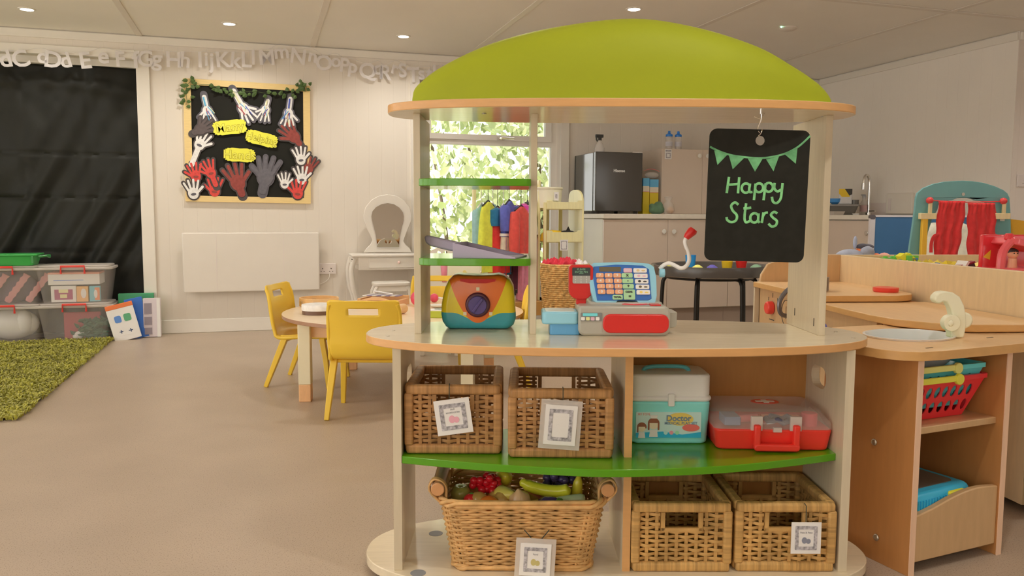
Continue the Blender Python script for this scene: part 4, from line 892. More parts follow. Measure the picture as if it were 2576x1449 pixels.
solo('paper_flower', M().sph((0,0,.03),(.028,.012,.028),10,6).sph((-.02,0,.02),(.02,.012,.018),10,6).sph((.02,0,.035),(.018,.012,.02),10,6), wht, 'white paper flower at the bottom inside the lower storage box', 'paper flower', (bxR+.01,BY-.1,.008), group=G1)
ch = M()
for k in range(3):
    P=[(-.2+k*.13+.012*i,-.0+.008*(i%2),.01+.017*i+.004*(i%2)) for i in range(12)]
    ch.tube(P,[.02+.008*(i%2) for i in range(12)],6,flat=(0,1,0))
solo('paper_chain', ch, plastic('dusty pink paper',(178,116,106),.8), 'dusty pink folded paper chains inside the upper left storage box', 'paper chain', (bxL+.08,BY-.07,.275), group=G1)
solo('dark_cloth', M().sph((0,0,.11),(.19,.07,.11),16,10), cloth('plum cloth',(96,76,84)), 'dark plum cloth behind the pink chains in the upper left storage box', 'cloth', (bxL,BY+.03,.275), group=G1)
solo('plastic_bag_bundle', M().sph((0,0,.11),(.17,.09,.11),18,12).sph((.08,-.03,.12),(.06,.06,.09),12,8), plastic('white bag plastic',(206,192,178),.35), 'bundle of white plastic bags in the lower left storage box', 'bag', (bxL+.02,BY,.012), group=G1)
# leaning packs beside the boxes
LG='packs leaning by the door frame'
fx = OY(322,850,6.36)
fp = thing('flashcard_pack', 'white flashcard pack with an orange top leaning beside the storage boxes', 'card pack', (fx.x+.02,6.32,0.002), group=LG, rot=(radians(-6),radians(-13),radians(10)))
mk('pack', M().box(-.10,.08,-.018,.018,0,.26), plastic('pale pack',(206,196,188),.5), fp, bev=.004)
mk('orange_top', M().box(-.101,.081,-.0195,.0195,.235,.268), plastic('orange pack top',(216,102,54),.5), fp, bev=.003)
mk('blue_picture', M().prism(rrect(-.062,-.018,.135,.185,.012),'y',-.0198,-.0182), plastic('pack blue',(84,116,160),.5), fp); mk('green_picture', M().prism(rrect(0,.048,.135,.188,.012),'y',-.0198,-.0182), plastic('pack green',(84,140,96),.5), fp)
mk('card_picture', M().prism(rrect(-.06,-.018,.04,.10,.008),'y',-.0194,-.0182).prism(rrect(0,.046,.035,.10,.008),'y',-.0194,-.0182), wht, fp)
mk('plus_sign', M().box(-.002+.023-.013,.023+.013,-.0202,-.0192,.062,.068).box(.02,.026,-.0202,-.0192,.052,.078).box(-.052,-.028,-.0202,-.0192,.066,.072).box(-.043,-.037,-.0202,-.0192,.056,.082), plastic('dark blue print',(60,70,90),.5), fp)
bf = flat_item('blue_folder','blue plastic folder leaning behind the white flashcard pack','folder',fx.x+.09,6.40,0.002,.12,.295,.03,(52,92,150),LG,(-5,-11,6))
flat_item('clear_book_case','clear plastic case of picture cards with a white edge beside the door frame','case',OY(384,850,6.40).x,6.42,0.002,.115,.285,.06,(190,170,160),LG,(-2,0,0),extra=[('white_edge',M().box(.035,.058,-.034,-.0302,0,.285),wht),('picture_cards',M().box(-.05,.0,-.034,-.0302,.02,.07).box(-.05,0,-.034,-.0302,.09,.15).box(-.05,0,-.034,-.0302,.17,.25),plastic('muted picture',(128,112,110),.5))])
flat_item('green_book','flat green edged box standing behind the blue folder','box',OY(350,760,6.5).x-.02,6.515,0.002,.24,.315,.04,(66,130,84),LG)
# =================================================================== vanity table and stool
VY = 6.22
vx = (OY(886,650,VY).x+OY(1092,650,VY).x)/2; vz = OY(986,640,VY).z; hw=(OY(1092,650,VY).x-OY(886,650,VY).x)/2
va_ = thing('vanity_table', 'white childs dressing table with curved legs and a rounded mirror', 'dressing table', (vx,VY,0))
mk('table_top', M().prism(rrect(-hw,hw,0,.30,.02),'z',vz-.018,vz), m_white, va_, bev=.005)
mk('apron', M().box(-hw+.05,hw-.05,.02,.28,vz-.12,vz-.018).box(-hw+.0,hw-.0,.03,.27,vz-.075,vz-.018), m_white, va_, bev=.004)
dr_ = mk('drawer', M().box(-.19,.19,.008,.03,vz-.105,vz-.03), m_white, va_, bev=.004); mk('drawer_knob', M().sph((.04,-.004,vz-.062),(.011,.012,.011),12,8), plastic('pink knob',(206,166,146)), dr_)
for sx in (-1,1):
    for y in (.03,.26): mk('leg', M().tube(smooth_line([(sx*(hw-.02),y,vz-.03),(sx*(hw+.005),y,vz-.12),(sx*(hw-.005),y,vz-.25),(sx*(hw-.035),y,vz-.40),(sx*(hw-.01),y,0)],5),[.021]*3+[.02]*9+[.015]*8+[.017],8), m_white, va_, sm=60)
mk('screw_cap', M().cyl((-hw-.006,.02,vz-.05),(-hw-.003,.02,vz-.05),.004,n=8).cyl((-hw-.0012,.018,vz-.035),(-hw-.001,.0,vz-.035),.004,n=8), m_hole, va_)
def vm(x,y): p=OY(860+x/4.83,480+y/4.83,VY+.24); return (p.x-vx,p.z)
Rr = vm(750,320)[0]-vm(555,320)[0]; c0=vm(553,320)
out = [vm(*q) for q in ((265,748),(300,700),(350,650),(372,600),(350,540),(300,450),(268,370),(262,300),(285,200),(360,110),(450,60),(555,42),(660,60),(750,110),(825,200),(848,300),(842,370),(810,450),(765,560),(750,610),(770,650),(825,700),(850,748))]
gl = [vm(*q) for q in ((424,680),(422,620),(412,540),(388,440),(366,360),(358,310),(370,250),(410,200),(480,162),(555,150),(630,164),(695,205),(735,260),(749,310),(742,370),(722,440),(702,540),(695,620),(694,680))]
mf = mk('mirror_frame', M().prism(out,'y',.235,.255), m_white, va_, bev=.004)
mk('mirror', M().prism(gl,'y',.228,.236), mat('mirror glass',(.80,.77,.72),.02,.5,1,var=0), mf)
vs_ = thing('vanity_stool', 'small white stool under the white dressing table', 'stool', (OY(985,720,6.1).x,6.13,0))
sz_ = OY(985,712,6.0).z
mk('stool_seat', M().prism(rrect(-.14,.14,-.10,.10,.05),'z',sz_-.028,sz_), m_white, vs_, bev=.008, seg=3)
for sx in (-1,1):
    for y in (-.07,.07): mk('leg', M().tube(smooth_line([(sx*.11,y,sz_-.03),(sx*.135,y,sz_-.09),(sx*.115,y,sz_-.2),(sx*.13,y,0)],4),[.016]*5+[.013]*7+[.014],8), m_white, vs_)
mk('apron', M().box(-.11,.11,-.08,.08,sz_-.07,sz_-.028), m_white, vs_, bev=.003)
# =================================================================== round table with chairs and instruments
TU, TW, TR, TZ = -.567, 4.234, .628, .40
tb = ST('round_table', 'round wooden childrens table with pale square legs and yellow chairs around it', 'table', TU, TW)
m_tbl = wood('maple table laminate',(204,172,134),(1.2,9,9)); m_tedge = wood('brown table edge',(146,104,76),(3,3,8)); m_tapr = wood('beech apron',(206,158,112),(2,8,8)); m_tleg = plastic('pale leg laminate',(206,184,146),.4); m_foot = wood('beech foot',(204,150,100),(8,8,2))
o = mk('table_top', M().cyl((0,0,TZ-.019),(0,0,TZ),TR,n=72), m_tbl, tb, bev=.002); o.data.materials.append(m_tedge)
for p in o.data.polygons:
    if abs(p.normal.z)<.5: p.material_index=1
LA = [radians(a) for a in (221,308,41,130)]
for i in range(4):
    a=LA[i]; b2=LA[(i+1)%4]; p=Vector((.54*cos(a),.54*sin(a),0)); q=Vector((.54*cos(b2),.54*sin(b2),0)); d=(q-p).normalized(); nn=Vector((-d.y,d.x,0))*.01
    mk('apron', M().add([p-nn+Vector((0,0,z)) for z in (TZ-.09,TZ-.02)]+[p+nn+Vector((0,0,z)) for z in (TZ-.09,TZ-.02)]+[q-nn+Vector((0,0,z)) for z in (TZ-.09,TZ-.02)]+[q+nn+Vector((0,0,z)) for z in (TZ-.09,TZ-.02)],[(0,4,5,1),(2,3,7,6),(0,2,6,4),(1,5,7,3),(0,1,3,2),(4,6,7,5)]), m_tapr, tb)
for a in LA:
    x,y = .575*cos(a),.575*sin(a)
    lg = mk('leg', M().box(-.029,.029,-.029,.029,.085,TZ-.02).xf(T(x,y,0)@RZ(4)), m_tleg, tb, bev=.003)
    mk('wooden_foot', M().box(-.0285,.0285,-.0285,.0285,0,.085).xf(T(x,y,0)@RZ(4)), m_foot, lg, bev=.003)
m_yel = mat('yellow chair plastic', (.92,.64,.065), .35, .5, var=.02, coat=.1)
def chair_shell():
    prof = smooth_line([(0,.178,.255),(0,.170,.278),(0,.13,.284),(0,.02,.268),(0,-.08,.262),(0,-.132,.276),(0,-.152,.32),(0,-.158,.38),(0,-.168,.45),(0,-.182,.515),(0,-.186,.53)],9)
    n_ = len(prof); m = M(); NU=24; vs=[]
    for j,p in enumerate(prof):
        t_=j/(n_-1); hw_ = .162 if t_<.5 else .162-.006*(t_-.5)*2
        for i in range(NU+1):
            s_=-1+2*i/NU
            if t_>.93: hw2=hw_*(1-.12*((t_-.93)/.07)**2)
            elif t_<.06: hw2=hw_*(1-.10*((.06-t_)/.06)**2)
            else: hw2=hw_*(1-.035*math.exp(-((t_-.52)/.08)**2))
            lift = .020*abs(s_)**4 if t_<.42 else 0; fwd = (.018*s_*s_ if t_>.42 else 0)
            vs.append((s_*hw2, p.y+fwd, p.z+lift*.5))
    fs=[]
    for j in range(n_-1):
        t_=(j+.5)/(n_-1)
        for i in range(NU):
            s_=-1+2*(i+.5)/NU
            zm_=(prof[j].z+prof[j+1].z)/2
            if .462<zm_<.494 and abs(s_)<.45 and t_>.5: continue
            fs.append((j*(NU+1)+i,j*(NU+1)+i+1,(j+1)*(NU+1)+i+1,(j+1)*(NU+1)+i))
    m.add(vs,fs); return m
def chair_rim():
    m=M()
    for s_ in (-1,1):
        m.tube(smooth_line([(s_*.155,.165,.27),(s_*.162,.02,.268),(s_*.160,-.10,.262),(s_*.156,-.125,.30),(s_*.158,-.140,.38),(s_*.156,-.152,.47),(s_*.148,-.168,.515)],5),.010,8)
    return m
def make_chair(label):
    t = thing('childs_chair', label, 'chair', (0,0,0), 0, 'yellow plastic chairs at the round table')
    mk('seat_shell', chair_shell(), m_yel, t, solid=.011, sm=60); mk('side_rim', chair_rim(), m_yel, t, sm=60)
    for s_ in (-1,1):
        mk('leg', M().tube([(s_*.150,.13,.262),(s_*.155,.15,.15),(s_*.163,.165,0)],[.021,.019,.015],4,flat=None), m_yel, t, sm=30, bev=.003)
        mk('leg', M().tube([(s_*.150,-.07,.262),(s_*.157,-.115,.15),(s_*.166,-.175,0)],[.022,.020,.015],4,flat=None), m_yel, t, sm=30, bev=.003)
    mk('seat_rib', M().tube([(-.15,.13,.255),(.15,.13,.255)],.012,6).tube([(-.15,-.07,.25),(.15,-.07,.25)],.012,6), m_yel, t)
    return t
c0_ = make_chair('yellow plastic childs chair with its back to the camera, nearest the shop')
CH = [(-.648,3.655,0,None),(-1.10,4.315,-96,'yellow plastic childs chair at the left side of the round table, facing right'),
      (-.46,4.80,180,'yellow plastic childs chair on the far side of the table, below the dressing table'),(-.075,4.20,92,'yellow plastic childs chair at the right end of the table, mostly behind the shop posts')]
for u,w,a,lb in CH:
    c = c0_ if lb is None else copy_tree(c0_)
    c.location = SP(u,w,0); c.rotation_euler=(0,0,SY+radians(a))
    if lb: c['label']=lb
# instruments on the table
def TT(px,py,dz=0): p=SZ(px,py,TZ); return p
def ring(m, r0, r1, z0, z1, n=40): return m.lathe([(r0,z0),(r1,z0),(r1,z1),(r0,z1),(r0,z0)],n)
q=TT(803,768); tm_=ST('tambourine','wooden tambourine with metal jingles at the left of the round table','tambourine',q.x,q.y,TZ)
mk('wooden_ring', ring(M(),.100,.108,.001,.045), wood('honey beech ring',(204,158,104),(3,3,9)), tm_)
jm=M()
for i in range(7):
    a=2*pi*i/7+.3
    for dz in (.016,.026): jm.cyl((.104*cos(a),.104*sin(a),dz),(.104*cos(a),.104*sin(a),dz+.002),.014,n=12)
mk('jingle', jm, m_chrome, tm_)
q=TT(802,789); dm=ST('hand_drum','small dark sided hand drum with a white skin in front of the tambourine','drum',q.x+.0,q.y,TZ)
mk('drum_shell', M().cyl((0,0,.0005),(0,0,.042),.083,n=40), wood('dark brown drum shell',(96,66,48),(3,3,9)), dm); mk('drum_skin', M().lathe([(.0845,.020),(.0855,.026),(.0855,.046),(.083,.049),(0,.049)],40), mat('drum skin',pc(204,194,178),.5,var=.1,vs=30), dm, sm=50)
q=TT(960,768); gk=ST('glockenspiel','wooden glockenspiel with shiny metal bars behind the front yellow chair','glockenspiel',q.x,q.y+.03,TZ,turn=-14)
m_hb=wood('honey beech frame',(196,146,94),(2,9,9))
fr=M().prism([(-.12,0),(.13,0),(.13,.022),(.02,.05),(-.03,.05),(-.12,.026)],'y',-.085,-.072,holes=[rrect(-.055,.055,.016,.03,.004)])
mk('wooden_frame', fr.box(-.12,.13,.07,.083,0,.05).box(-.12,-.10,-.072,.07,0,.04).box(.11,.13,-.072,.07,0,.035), m_hb, gk, bev=.002)
for i in range(8): mk('metal_bar', M().box(-.095+i*.026,-.075+i*.026,-.06+.004*i,.068-.004*i,.052,.056).xf(RX(0)), plastic('silver bar %d'%(i%2),((216,208,206),(120,104,128))[i%2],.15), gk, bev=.001)
mk('beater', M().tube([(-.06,.02,.075),(.08,-.04,.066)],.004,6), plastic('ivory beater',(214,200,176)), gk)
q=TT(1008,790); solo('wood_block', M().cyl((-.035,0,.026),(.035,0,.026),.025,n=24).cyl((-.05,-.0,.020),(-.035,0,.020),.008,n=12), m_hb, 'round honey coloured wood block at the right end of the glockenspiel', 'wood block', SP(q.x,q.y,TZ), rz=SY+radians(70), bev=.002)
q=TT(1048,772); m_rd=plastic('raspberry maraca',(196,64,78),.3,coat=.3)
mr_=ST('maraca','raspberry red maraca standing close to the left shop post','maraca',q.x,q.y+.05,TZ); mk('maraca_head', M().sph((0,0,.042),(.040,.040,.042),20,12), m_rd, mr_); mk('handle', M().cyl((0,.03,.045),(.0,.15,.03),.010,.008,n=12), m_dk, mr_)
q=TT(1091,762); mr_=ST('maraca','smaller red maraca beside the yellow chair on the far side of the table','maraca',q.x,q.y+.03,TZ+.0); mk('maraca_head', M().sph((0,0,.026),(.026,.026,.026),18,10), m_rd, mr_); mk('handle', M().cyl((.02,.0,.026),(.11,.02,.012),.007,n=10), wht, mr_)
q=TT(1100,775); solo('castanet_spoon', M().lathe([(0,.0),(.03,.002),(.05,.012),(.052,.016),(.03,.008),(0,.006)],20,sx=1.5,sy=.8).tube([(.06,0,.012),(.17,.03,.01)],.006,6), mat('grey white instrument',pc(196,182,160),.4,var=.05), 'pale grey spoon shaped instrument between the red maraca and the green cushion', 'instrument', SP(q.x+.02,q.y+.03,TZ))
q=TT(1094,800); gc=ST('green_shaker','lime green shaker with a patterned top on the table behind the toaster','shaker',q.x+.03,q.y+.03,TZ); mk('shaker_body', M().prism(rrect(-.06,.06,-.035,.035,.015),'z',0,.034), plastic('lime shaker',(160,160,50)), gc, bev=.004); mk('patterned_top', M().prism(rrect(-.058,.058,-.033,.033,.015),'z',.034,.04), wht, gc, bev=.002); mk('grey_pattern', M().prism(ell(0,0,.035,.02,18),'z',.0402,.043), plastic('grey pattern',(120,120,104),.5,vs=90), gc)
# =================================================================== butterfly chair and toy crib beside the window
bq = SZ(1118,700,.20); bfw=5.35
pb = OW(1112,622,bfw)
bch = ST('butterfly_chair','white childs chair with a butterfly cut-out and a pink panel by the window','chair',pb.x,bfw,0)
zt_=pb.z
def wing(s_): return [(s_*.004,zt_-.052),(s_*.012,zt_-.026),(s_*.028,zt_-.022),(s_*.036,zt_-.032),(s_*.032,zt_-.048),(s_*.018,zt_-.056)][::s_]
bo=[(-.13,.0),(-.125,zt_-.14),(-.115,zt_-.07),(-.08,zt_-.025),(-.03,zt_-.004),(.03,zt_-.004),(.08,zt_-.025),(.115,zt_-.07),(.125,zt_-.14),(.13,0),(.095,0),(.09,.20),(-.09,.20),(-.095,0)]
mk('backrest', M().prism(bo,'y',0,.018,holes=[wing(1),wing(-1)]), m_white, bch, sm=None)
mk('seat', M().prism(rrect(-.13,.13,-.24,0,.03),'z',.24,.262), m_white, bch, bev=.004)
for sx in (-.11,.11): mk('leg', M().box(sx-.014,sx+.014,-.22,-.19,0,.24), m_white, bch, bev=.002)
mk('pink_panel', M().add([(-.01,-.006,.59),(.035,-.006,.59),(.03,-.005,.46),(.0,-.005,.46)],[(0,1,2,3)]), plastic('pink panel',(196,110,116),.4), bch, solid=.006)
cb_ = OW(1165,668,5.2)
crb = ST('toy_crib','cream toy crib with a duck sticker beside the butterfly chair','toy crib',cb_.x+.005,5.2,0)
m_crm=plastic('cream painted wood',(206,188,154),.45)
mk('crib_panel', M().box(-.105,.105,0,.016,.10,cb_.z), m_crm, crb, bev=.003); mk('crib_panel', M().box(-.105,.105,.25,.266,.10,cb_.z), m_crm, crb, bev=.003)
mk('crib_side', M().box(-.105,-.09,.016,.25,.14,cb_.z-.05).box(.09,.105,.016,.25,.14,cb_.z-.05).box(-.09,.09,.016,.25,.14,.155), m_crm, crb)
for sx in (-.095,.095):
    for y in (.008,.258): mk('leg', M().box(sx-.01,sx+.01,y-.008,y+.008,0,.10), m_crm, crb)
z_=cb_.z-.062
mk('duck_sticker', M().prism(ell(-.015,z_,.024,.014,16),'y',-.0012,-.0002).prism(ell(.004,z_+.020,.012,.012,14),'y',-.0016,-.0004).prism([(.014,z_+.022),(.024,z_+.018),(.014,z_+.014)],'y',-.0014,-.0003), plastic('yellow sticker',(214,176,104),.5), crb)
# =================================================================== dressing-up unit with clothes
DY = 5.75
xa, xb, xt0 = OY(1189,600,DY).x, OY(1452,600,DY).x, OY(1350,600,DY).x
m_bch = wood('honey birch ply',(216,184,128),(8,8,1)); m_bch2 = wood('honey ply base',(176,126,64),(1,8,8))
du_ = thing('dressing_up_unit','pale wooden dressing-up rail with a shelf tower in front of the window','clothes rail',(xa,DY,0))
L_ = xb-xa; tx = xt0-xa; rz_ = OY(1260,466,DY).z
zb0,zb1 = OY(1370,792,DY-.12).z, OY(1370,757,DY-.12).z
mk('base_box', M().box(.0,tx+.2,-.14,.16,max(.02,zb0),zb1), m_bch2, du_, bev=.003)
mk('side_post', M().box(0,.022,-.02,.02,zb1,rz_+.04), m_bch, du_, bev=.002); mk('side_post', M().box(tx-.005,tx+.012,-.05,.15,zb1,rz_+.04), m_bch, du_, bev=.002)
mk('hanging_rail', M().cyl((.01,0,rz_),(tx,0,rz_),.011,n=12), m_bch, du_)
tz = OY(1430,476,DY-.12).z
def tside(x0,x1): return M().prism([(-.13,zb0),(.15,zb0),(.15,tz-.07),(.14,tz-.03),(.11,tz-.008),(.06,tz),(-.02,tz),(-.07,tz-.012),(-.11,tz-.04),(-.13,tz-.09)],'x',x0,x1)
mk('tower_side', tside(L_-.016,L_), m_bch, du_, bev=.002)
mk('tower_side', M().box(tx+.012,tx+.030,-.13,-.11,zb0,tz-.1).box(tx+.012,tx+.03,.12,.14,zb0,tz-.05), m_bch, du_)
mk('tower_base', M().box(tx+.012,L_-.016,-.13,.15,zb0,zb1), m_bch2, du_)
for y0,y1 in ((508,526),(584,609)):
    za,zc_ = OY(1400,y1,DY-.13).z, OY(1400,y0,DY-.13).z
    mk('tower_shelf', M().box(tx+.03,L_-.016,-.13,.14,za-.004,za+.008), m_bch, du_)
    mk('shelf_lip', M().prism([(tx+.03,za),(L_-.016,za),(L_-.016,zc_+.012),(L_-.05,zc_+.012),(L_-.06,zc_),(tx+.08,zc_),(tx+.07,zc_+.012),(tx+.03,zc_+.012)],'y',-.142,-.13), m_bch, du_, bev=.002)
mk('tower_slat', M().box(L_-.10,L_-.07,.14,.15,zb1,tz-.1).box(tx+.12,tx+.15,.14,.15,zb1,tz-.1), m_bch, du_)
def shelf_z(y1): return OY(1400,y1,DY-.13).z+.008
z1_,z2_ = shelf_z(526),shelf_z(609)
xx = lambda px: OY(px,560,DY).x
bk = thing('cream_bucket','cream plastic bucket with a small picture label on the top shelf of the dressing-up tower','bucket',(xx(1378)+.0,DY-.03,z1_)); hb = OY(1378,470,DY-.1).z-z1_
mk('bucket_body', M().cyl((0,0,0),(0,0,hb-.015),.085,.095,n=32), m_crm, bk); mk('bucket_lid', M().cyl((0,0,hb-.015),(0,0,hb),.101,n=32), m_crm, bk, bev=.003)
lb_=mk('picture_label', M().box(.002,.038,-.0965,-.0945,hb*.35,hb*.75), m_card, bk); mk('label_picture', M().box(.012,.028,-.0975,-.0966,hb*.45,hb*.65), m_prt, lb_)
ycp=solo('yellow_hat', M().lathe([(.10,0),(.092,.012),(.085,.05),(.06,.075),(0,.082)],24), plastic('yellow felt',(206,160,40),.7), 'yellow toy hat on the middle shelf of the dressing-up tower', 'hat', (xx(1385),DY-.04,z2_), sm=60)
bh=M().sph((0,0,.04),(.075,.05,.035),16,10)
for a in (20,90,160): bh.add([(.05*cos(radians(a))-.02,-.02,.04+.03*sin(radians(a))),(.05*cos(radians(a))+.02,-.02,.04+.03*sin(radians(a))),(.085*cos(radians(a)),-.02,.045+.06*sin(radians(a))),(.05*cos(radians(a)),.02,.04+.03*sin(radians(a)))],[(0,1,2),(1,3,2),(3,0,2)])
solo('black_star_hat', bh, cloth('black felt',(44,40,34)), 'black pointed fabric hat beside the yellow hat on the middle tower shelf', 'hat', (xx(1420),DY-.06,z2_+.004), sm=50)
tg2=thing('shelf_label','white picture label stuck to the middle shelf lip of the dressing-up tower','label',(xx(1402),DY-.144,z2_-.0)); mk('card', M().box(-.032,.032,-.002,0,-.07,.01), m_card, tg2); mk('printed_border', M().prism(rrect(-.024,.024,-.062,.002,.002),'y',-.003,-.0022,holes=[rrect(-.018,.018,-.056,-.004,.002)]), m_prt, tg2)
sh=thing('dressing_up_shoe','black and white dressing-up shoe propped on the base of the tower beside the wicker basket','shoe',(xx(1368),DY-.02,zb1+.001)); mk('shoe_upper', M().tube(smooth_line([(-.02,0,.20),(.0,0,.13),(.02,0,.05),(.03,0,.012)],4),[.02]*3+[.026]*8+[.02,.016],8), cloth('black shoe',(48,44,46)), sh); mk('white_toe', M().sph((-.022,-.005,.215),(.028,.026,.03),12,8), wht, sh)
# garments
def garment(name, label, px, ytop, ybot, w, mt, dx=0, turn=60, sleeves=None, parts=(), flare=1.4, seed=0, cat='costume', dy=0):
    w*=.84; turn=turn+12; rn=random.Random(seed); p=OY(px,ytop,DY+dy); zb=OY(px,ybot,DY+dy).z; zt2=p.z
    t=thing(name,label,cat,(p.x,DY+dy,zt2),radians(turn),'dressing-up clothes on the rail')
    h=zt2-zb; N_=28; m=M(); vs=[]; K=14; ph=rn.uniform(0,6)
    for k in range(K+1):
        t_=k/K
        a=w*(.22+.78*min(1,t_/.10)**.6)*(1 if t_<.1 else 1+(flare-1)*(t_-.1)/.9)*.5
        b=.020+.024*min(1,t_*3)
        for i in range(N_):
            an=2*pi*i/N_; rp=1+.10*t_*sin(5*an+ph+2*t_)+.05*t_*sin(9*an+ph)
            vs.append((a*cos(an)*rp,b*sin(an)*(1+.35*t_*sin(7*an+ph)),-h*t_))
    m.add(vs,[(k*N_+i,k*N_+(i+1)%N_,(k+1)*N_+(i+1)%N_,(k+1)*N_+i) for k in range(K) for i in range(N_)]+[list(range(N_))])
    mk('garment_body', m, mt, t, sm=60)
    if sleeves:
        sl_,smt=sleeves
        for s_ in (-1,1): mk('sleeve', M().tube(smooth_line([(s_*w*.44,0,-.045),(s_*(w*.56),-.01,-sl_*.45),(s_*(w*.60),-.015,-sl_)],4),[.034]+[.04]*6+[.038,.036],10), smt, t, sm=60)
    mk('hanger', M().tube([(-w*.45,0,-.03),(0,0,.012),(w*.45,0,-.03)],.006,6).tube(smooth_line([(0,0,.01),(0,0,rz_-zt2-.02),(.012,0,rz_-zt2+.012),(0,0,rz_-zt2+.022),(-.014,0,rz_-zt2+.008)],4),.0025,5), m_dk if seed%2 else wht, t)
    for nm,mm,pm in parts: mk(nm,mm,pm,t,sm=60)
    return t
cl=lambda n_,c: cloth('cloth '+n_,c)
def band(w, z0, z1, flare=1.15): return M().lathe([(w*.53*flare,z0),(w*.55*flare,z1)],24,sy=.22)
garment('grey_teal_costume','grey teal long sleeved costume at the left end of the clothes rail',1211,514,640,.20,cl('grey teal',(132,158,146)),sleeves=(.40,cl('grey teal',(132,158,146))),seed=2,flare=1.2,turn=40)
garment('yellow_tabard','bright yellow tabard second from the left on the clothes rail',1228,508,684,.20,cl('acid yellow',(196,198,62)),flare=1.55,seed=3,turn=28,dy=-.09)
garment('patterned_smock','pale teal patterned smock right of the yellow tabard on the clothes rail',1240,514,612,.18,cl('pale teal pattern',(150,168,152)),seed=4,turn=48,sleeves=(.26,cl('teal trim',(90,140,136))))
garment('red_skirted_costume','red skirted costume with a blue top on the clothes rail',1252,522,700,.20,cl('signal red',(196,52,44)),seed=5,turn=34,dy=-.06,parts=[('blue_bodice',M().lathe([(.03,0),(.10,-.02),(.112,-.10),(.110,-.135)],20,sy=.42),cl('petrol blue',(44,98,120)))])
garment('petrol_blue_coat','petrol blue coat with red cuffs in the middle of the clothes rail',1266,516,690,.18,cl('petrol blue',(44,98,120)),seed=6,turn=40,sleeves=(.30,cl('petrol blue',(44,98,120))),parts=[('red_hem',M().lathe([(.128,-.40),(.132,-.50)],20,sy=.4),cl('signal red',(196,52,44)))])
garment('purple_blue_tunic','purple blue tunic with white trimmed short sleeves on the clothes rail',1281,506,640,.19,cl('violet blue',(84,84,140)),seed=7,turn=36,dy=-.07,sleeves=(.22,cl('violet blue',(84,84,140))),parts=[('white_trim',M().lathe([(.121,-.235),(.124,-.255)],20,sy=.42),wht),('beige_skirt',M().lathe([(.115,-.26),(.13,-.44)],20,sy=.36),cl('beige skirt',(190,170,142)))])
garment('maroon_cape','dark maroon cape behind the coral costume on the clothes rail',1300,516,735,.17,cl('dark maroon',(74,34,44)),seed=8,turn=60,dy=.06)
garment('coral_costume','large coral red quilted costume at the right of the clothes rail',1311,520,655,.24,cl('coral red',(192,70,58)),seed=9,turn=30,dy=-.10,flare=1.15,sleeves=(.34,cl('coral red',(192,70,58))))
garment('magenta_dress','magenta and pink long dress at the right end of the clothes rail',1318,512,752,.20,cl('dusty pink',(190,112,122)),seed=10,turn=55,dy=.02,flare=1.5,parts=[('magenta_bodice',M().lathe([(.03,0),(.105,-.02),(.115,-.13)],20,sy=.42),cl('magenta',(196,62,140)))])
garment('black_waistcoat','black furry waistcoat near the right end of the clothes rail',1327,508,600,.18,cl('black fur',(46,40,36)),seed=11,turn=66,dy=.08)
garment('white_shirt','small off-white shirt at the far right end of the clothes rail',1334,516,590,.16,cl('off white',(206,194,180)),seed=12,turn=70,dy=.0)
# tall basket of fabrics
bw_ = SZ(1420,790,.2); BWv=5.5
c_=OW(1422,720,BWv); zt3=OW(1422,662,BWv).z
lb2 = ST('laundry_basket','tall woven seagrass basket full of red and pink fabrics','basket',c_.x-.005,BWv,0)
m_sea=mat('seagrass',pc(190,142,82),.65,.3,var=.32,vs=40,bump=.4,bs=110)
sg=M(); rn=random.Random(9); rows=int(zt3/.0135)
for r_ in range(rows):
    t_=r_/rows; R0=.122+.038*min(1,t_*1.15); pts=[]
    for i in range(72):
        a=2*pi*i/72; rr_=R0+.0045*(1 if (i+r_*3)%4<2 else -1); pts.append((rr_*cos(a),rr_*sin(a),.006+t_*zt3+.0012*sin(3*a+r_)))
    sg.tube(pts,.0072,6,closed=True)
mk('woven_wall', sg, m_sea, lb2, sm=70); mk('basket_floor', M().cyl((0,0,.004),(0,0,.012),.11,n=32), m_sea, lb2)
def fab(name,label,x,y,z,r,c,seed):
    rn=random.Random(seed); m=M().sph((0,0,0),r,40,26); ph=rn.uniform(0,6)
    m.v=[Vector((p.x*(1+.12*sin(70*p.y+ph)),p.y*(1+.12*sin(80*p.x+ph)),p.z+(.012*sin(110*p.x+60*p.y+ph)+.009*sin(150*p.y-70*p.x+2*ph) if p.z>-.01 else 0))) for p in m.v]
    q=SP(c_.x+x,BWv+y,zt3+z); solo(name,m,cloth('fabric %s'%label[:8],c),label,'fabric',q,rz=SY,group='fabrics in the seagrass basket',sm=70)
fab('red_fabric','crumpled red fabric at the left on top of the seagrass basket',-.085,-.02,-.012,(.07,.06,.035),(186,46,54),1)
fab('pink_fabric','crumpled pink fabric in the middle on top of the seagrass basket',-.0,-.03,-.006,(.075,.07,.035),(210,140,142),2)
fab('pale_lace_fabric','pale lacy fabric at the right on top of the seagrass basket',.085,-.01,-.02,(.065,.07,.032),(206,186,176),3)
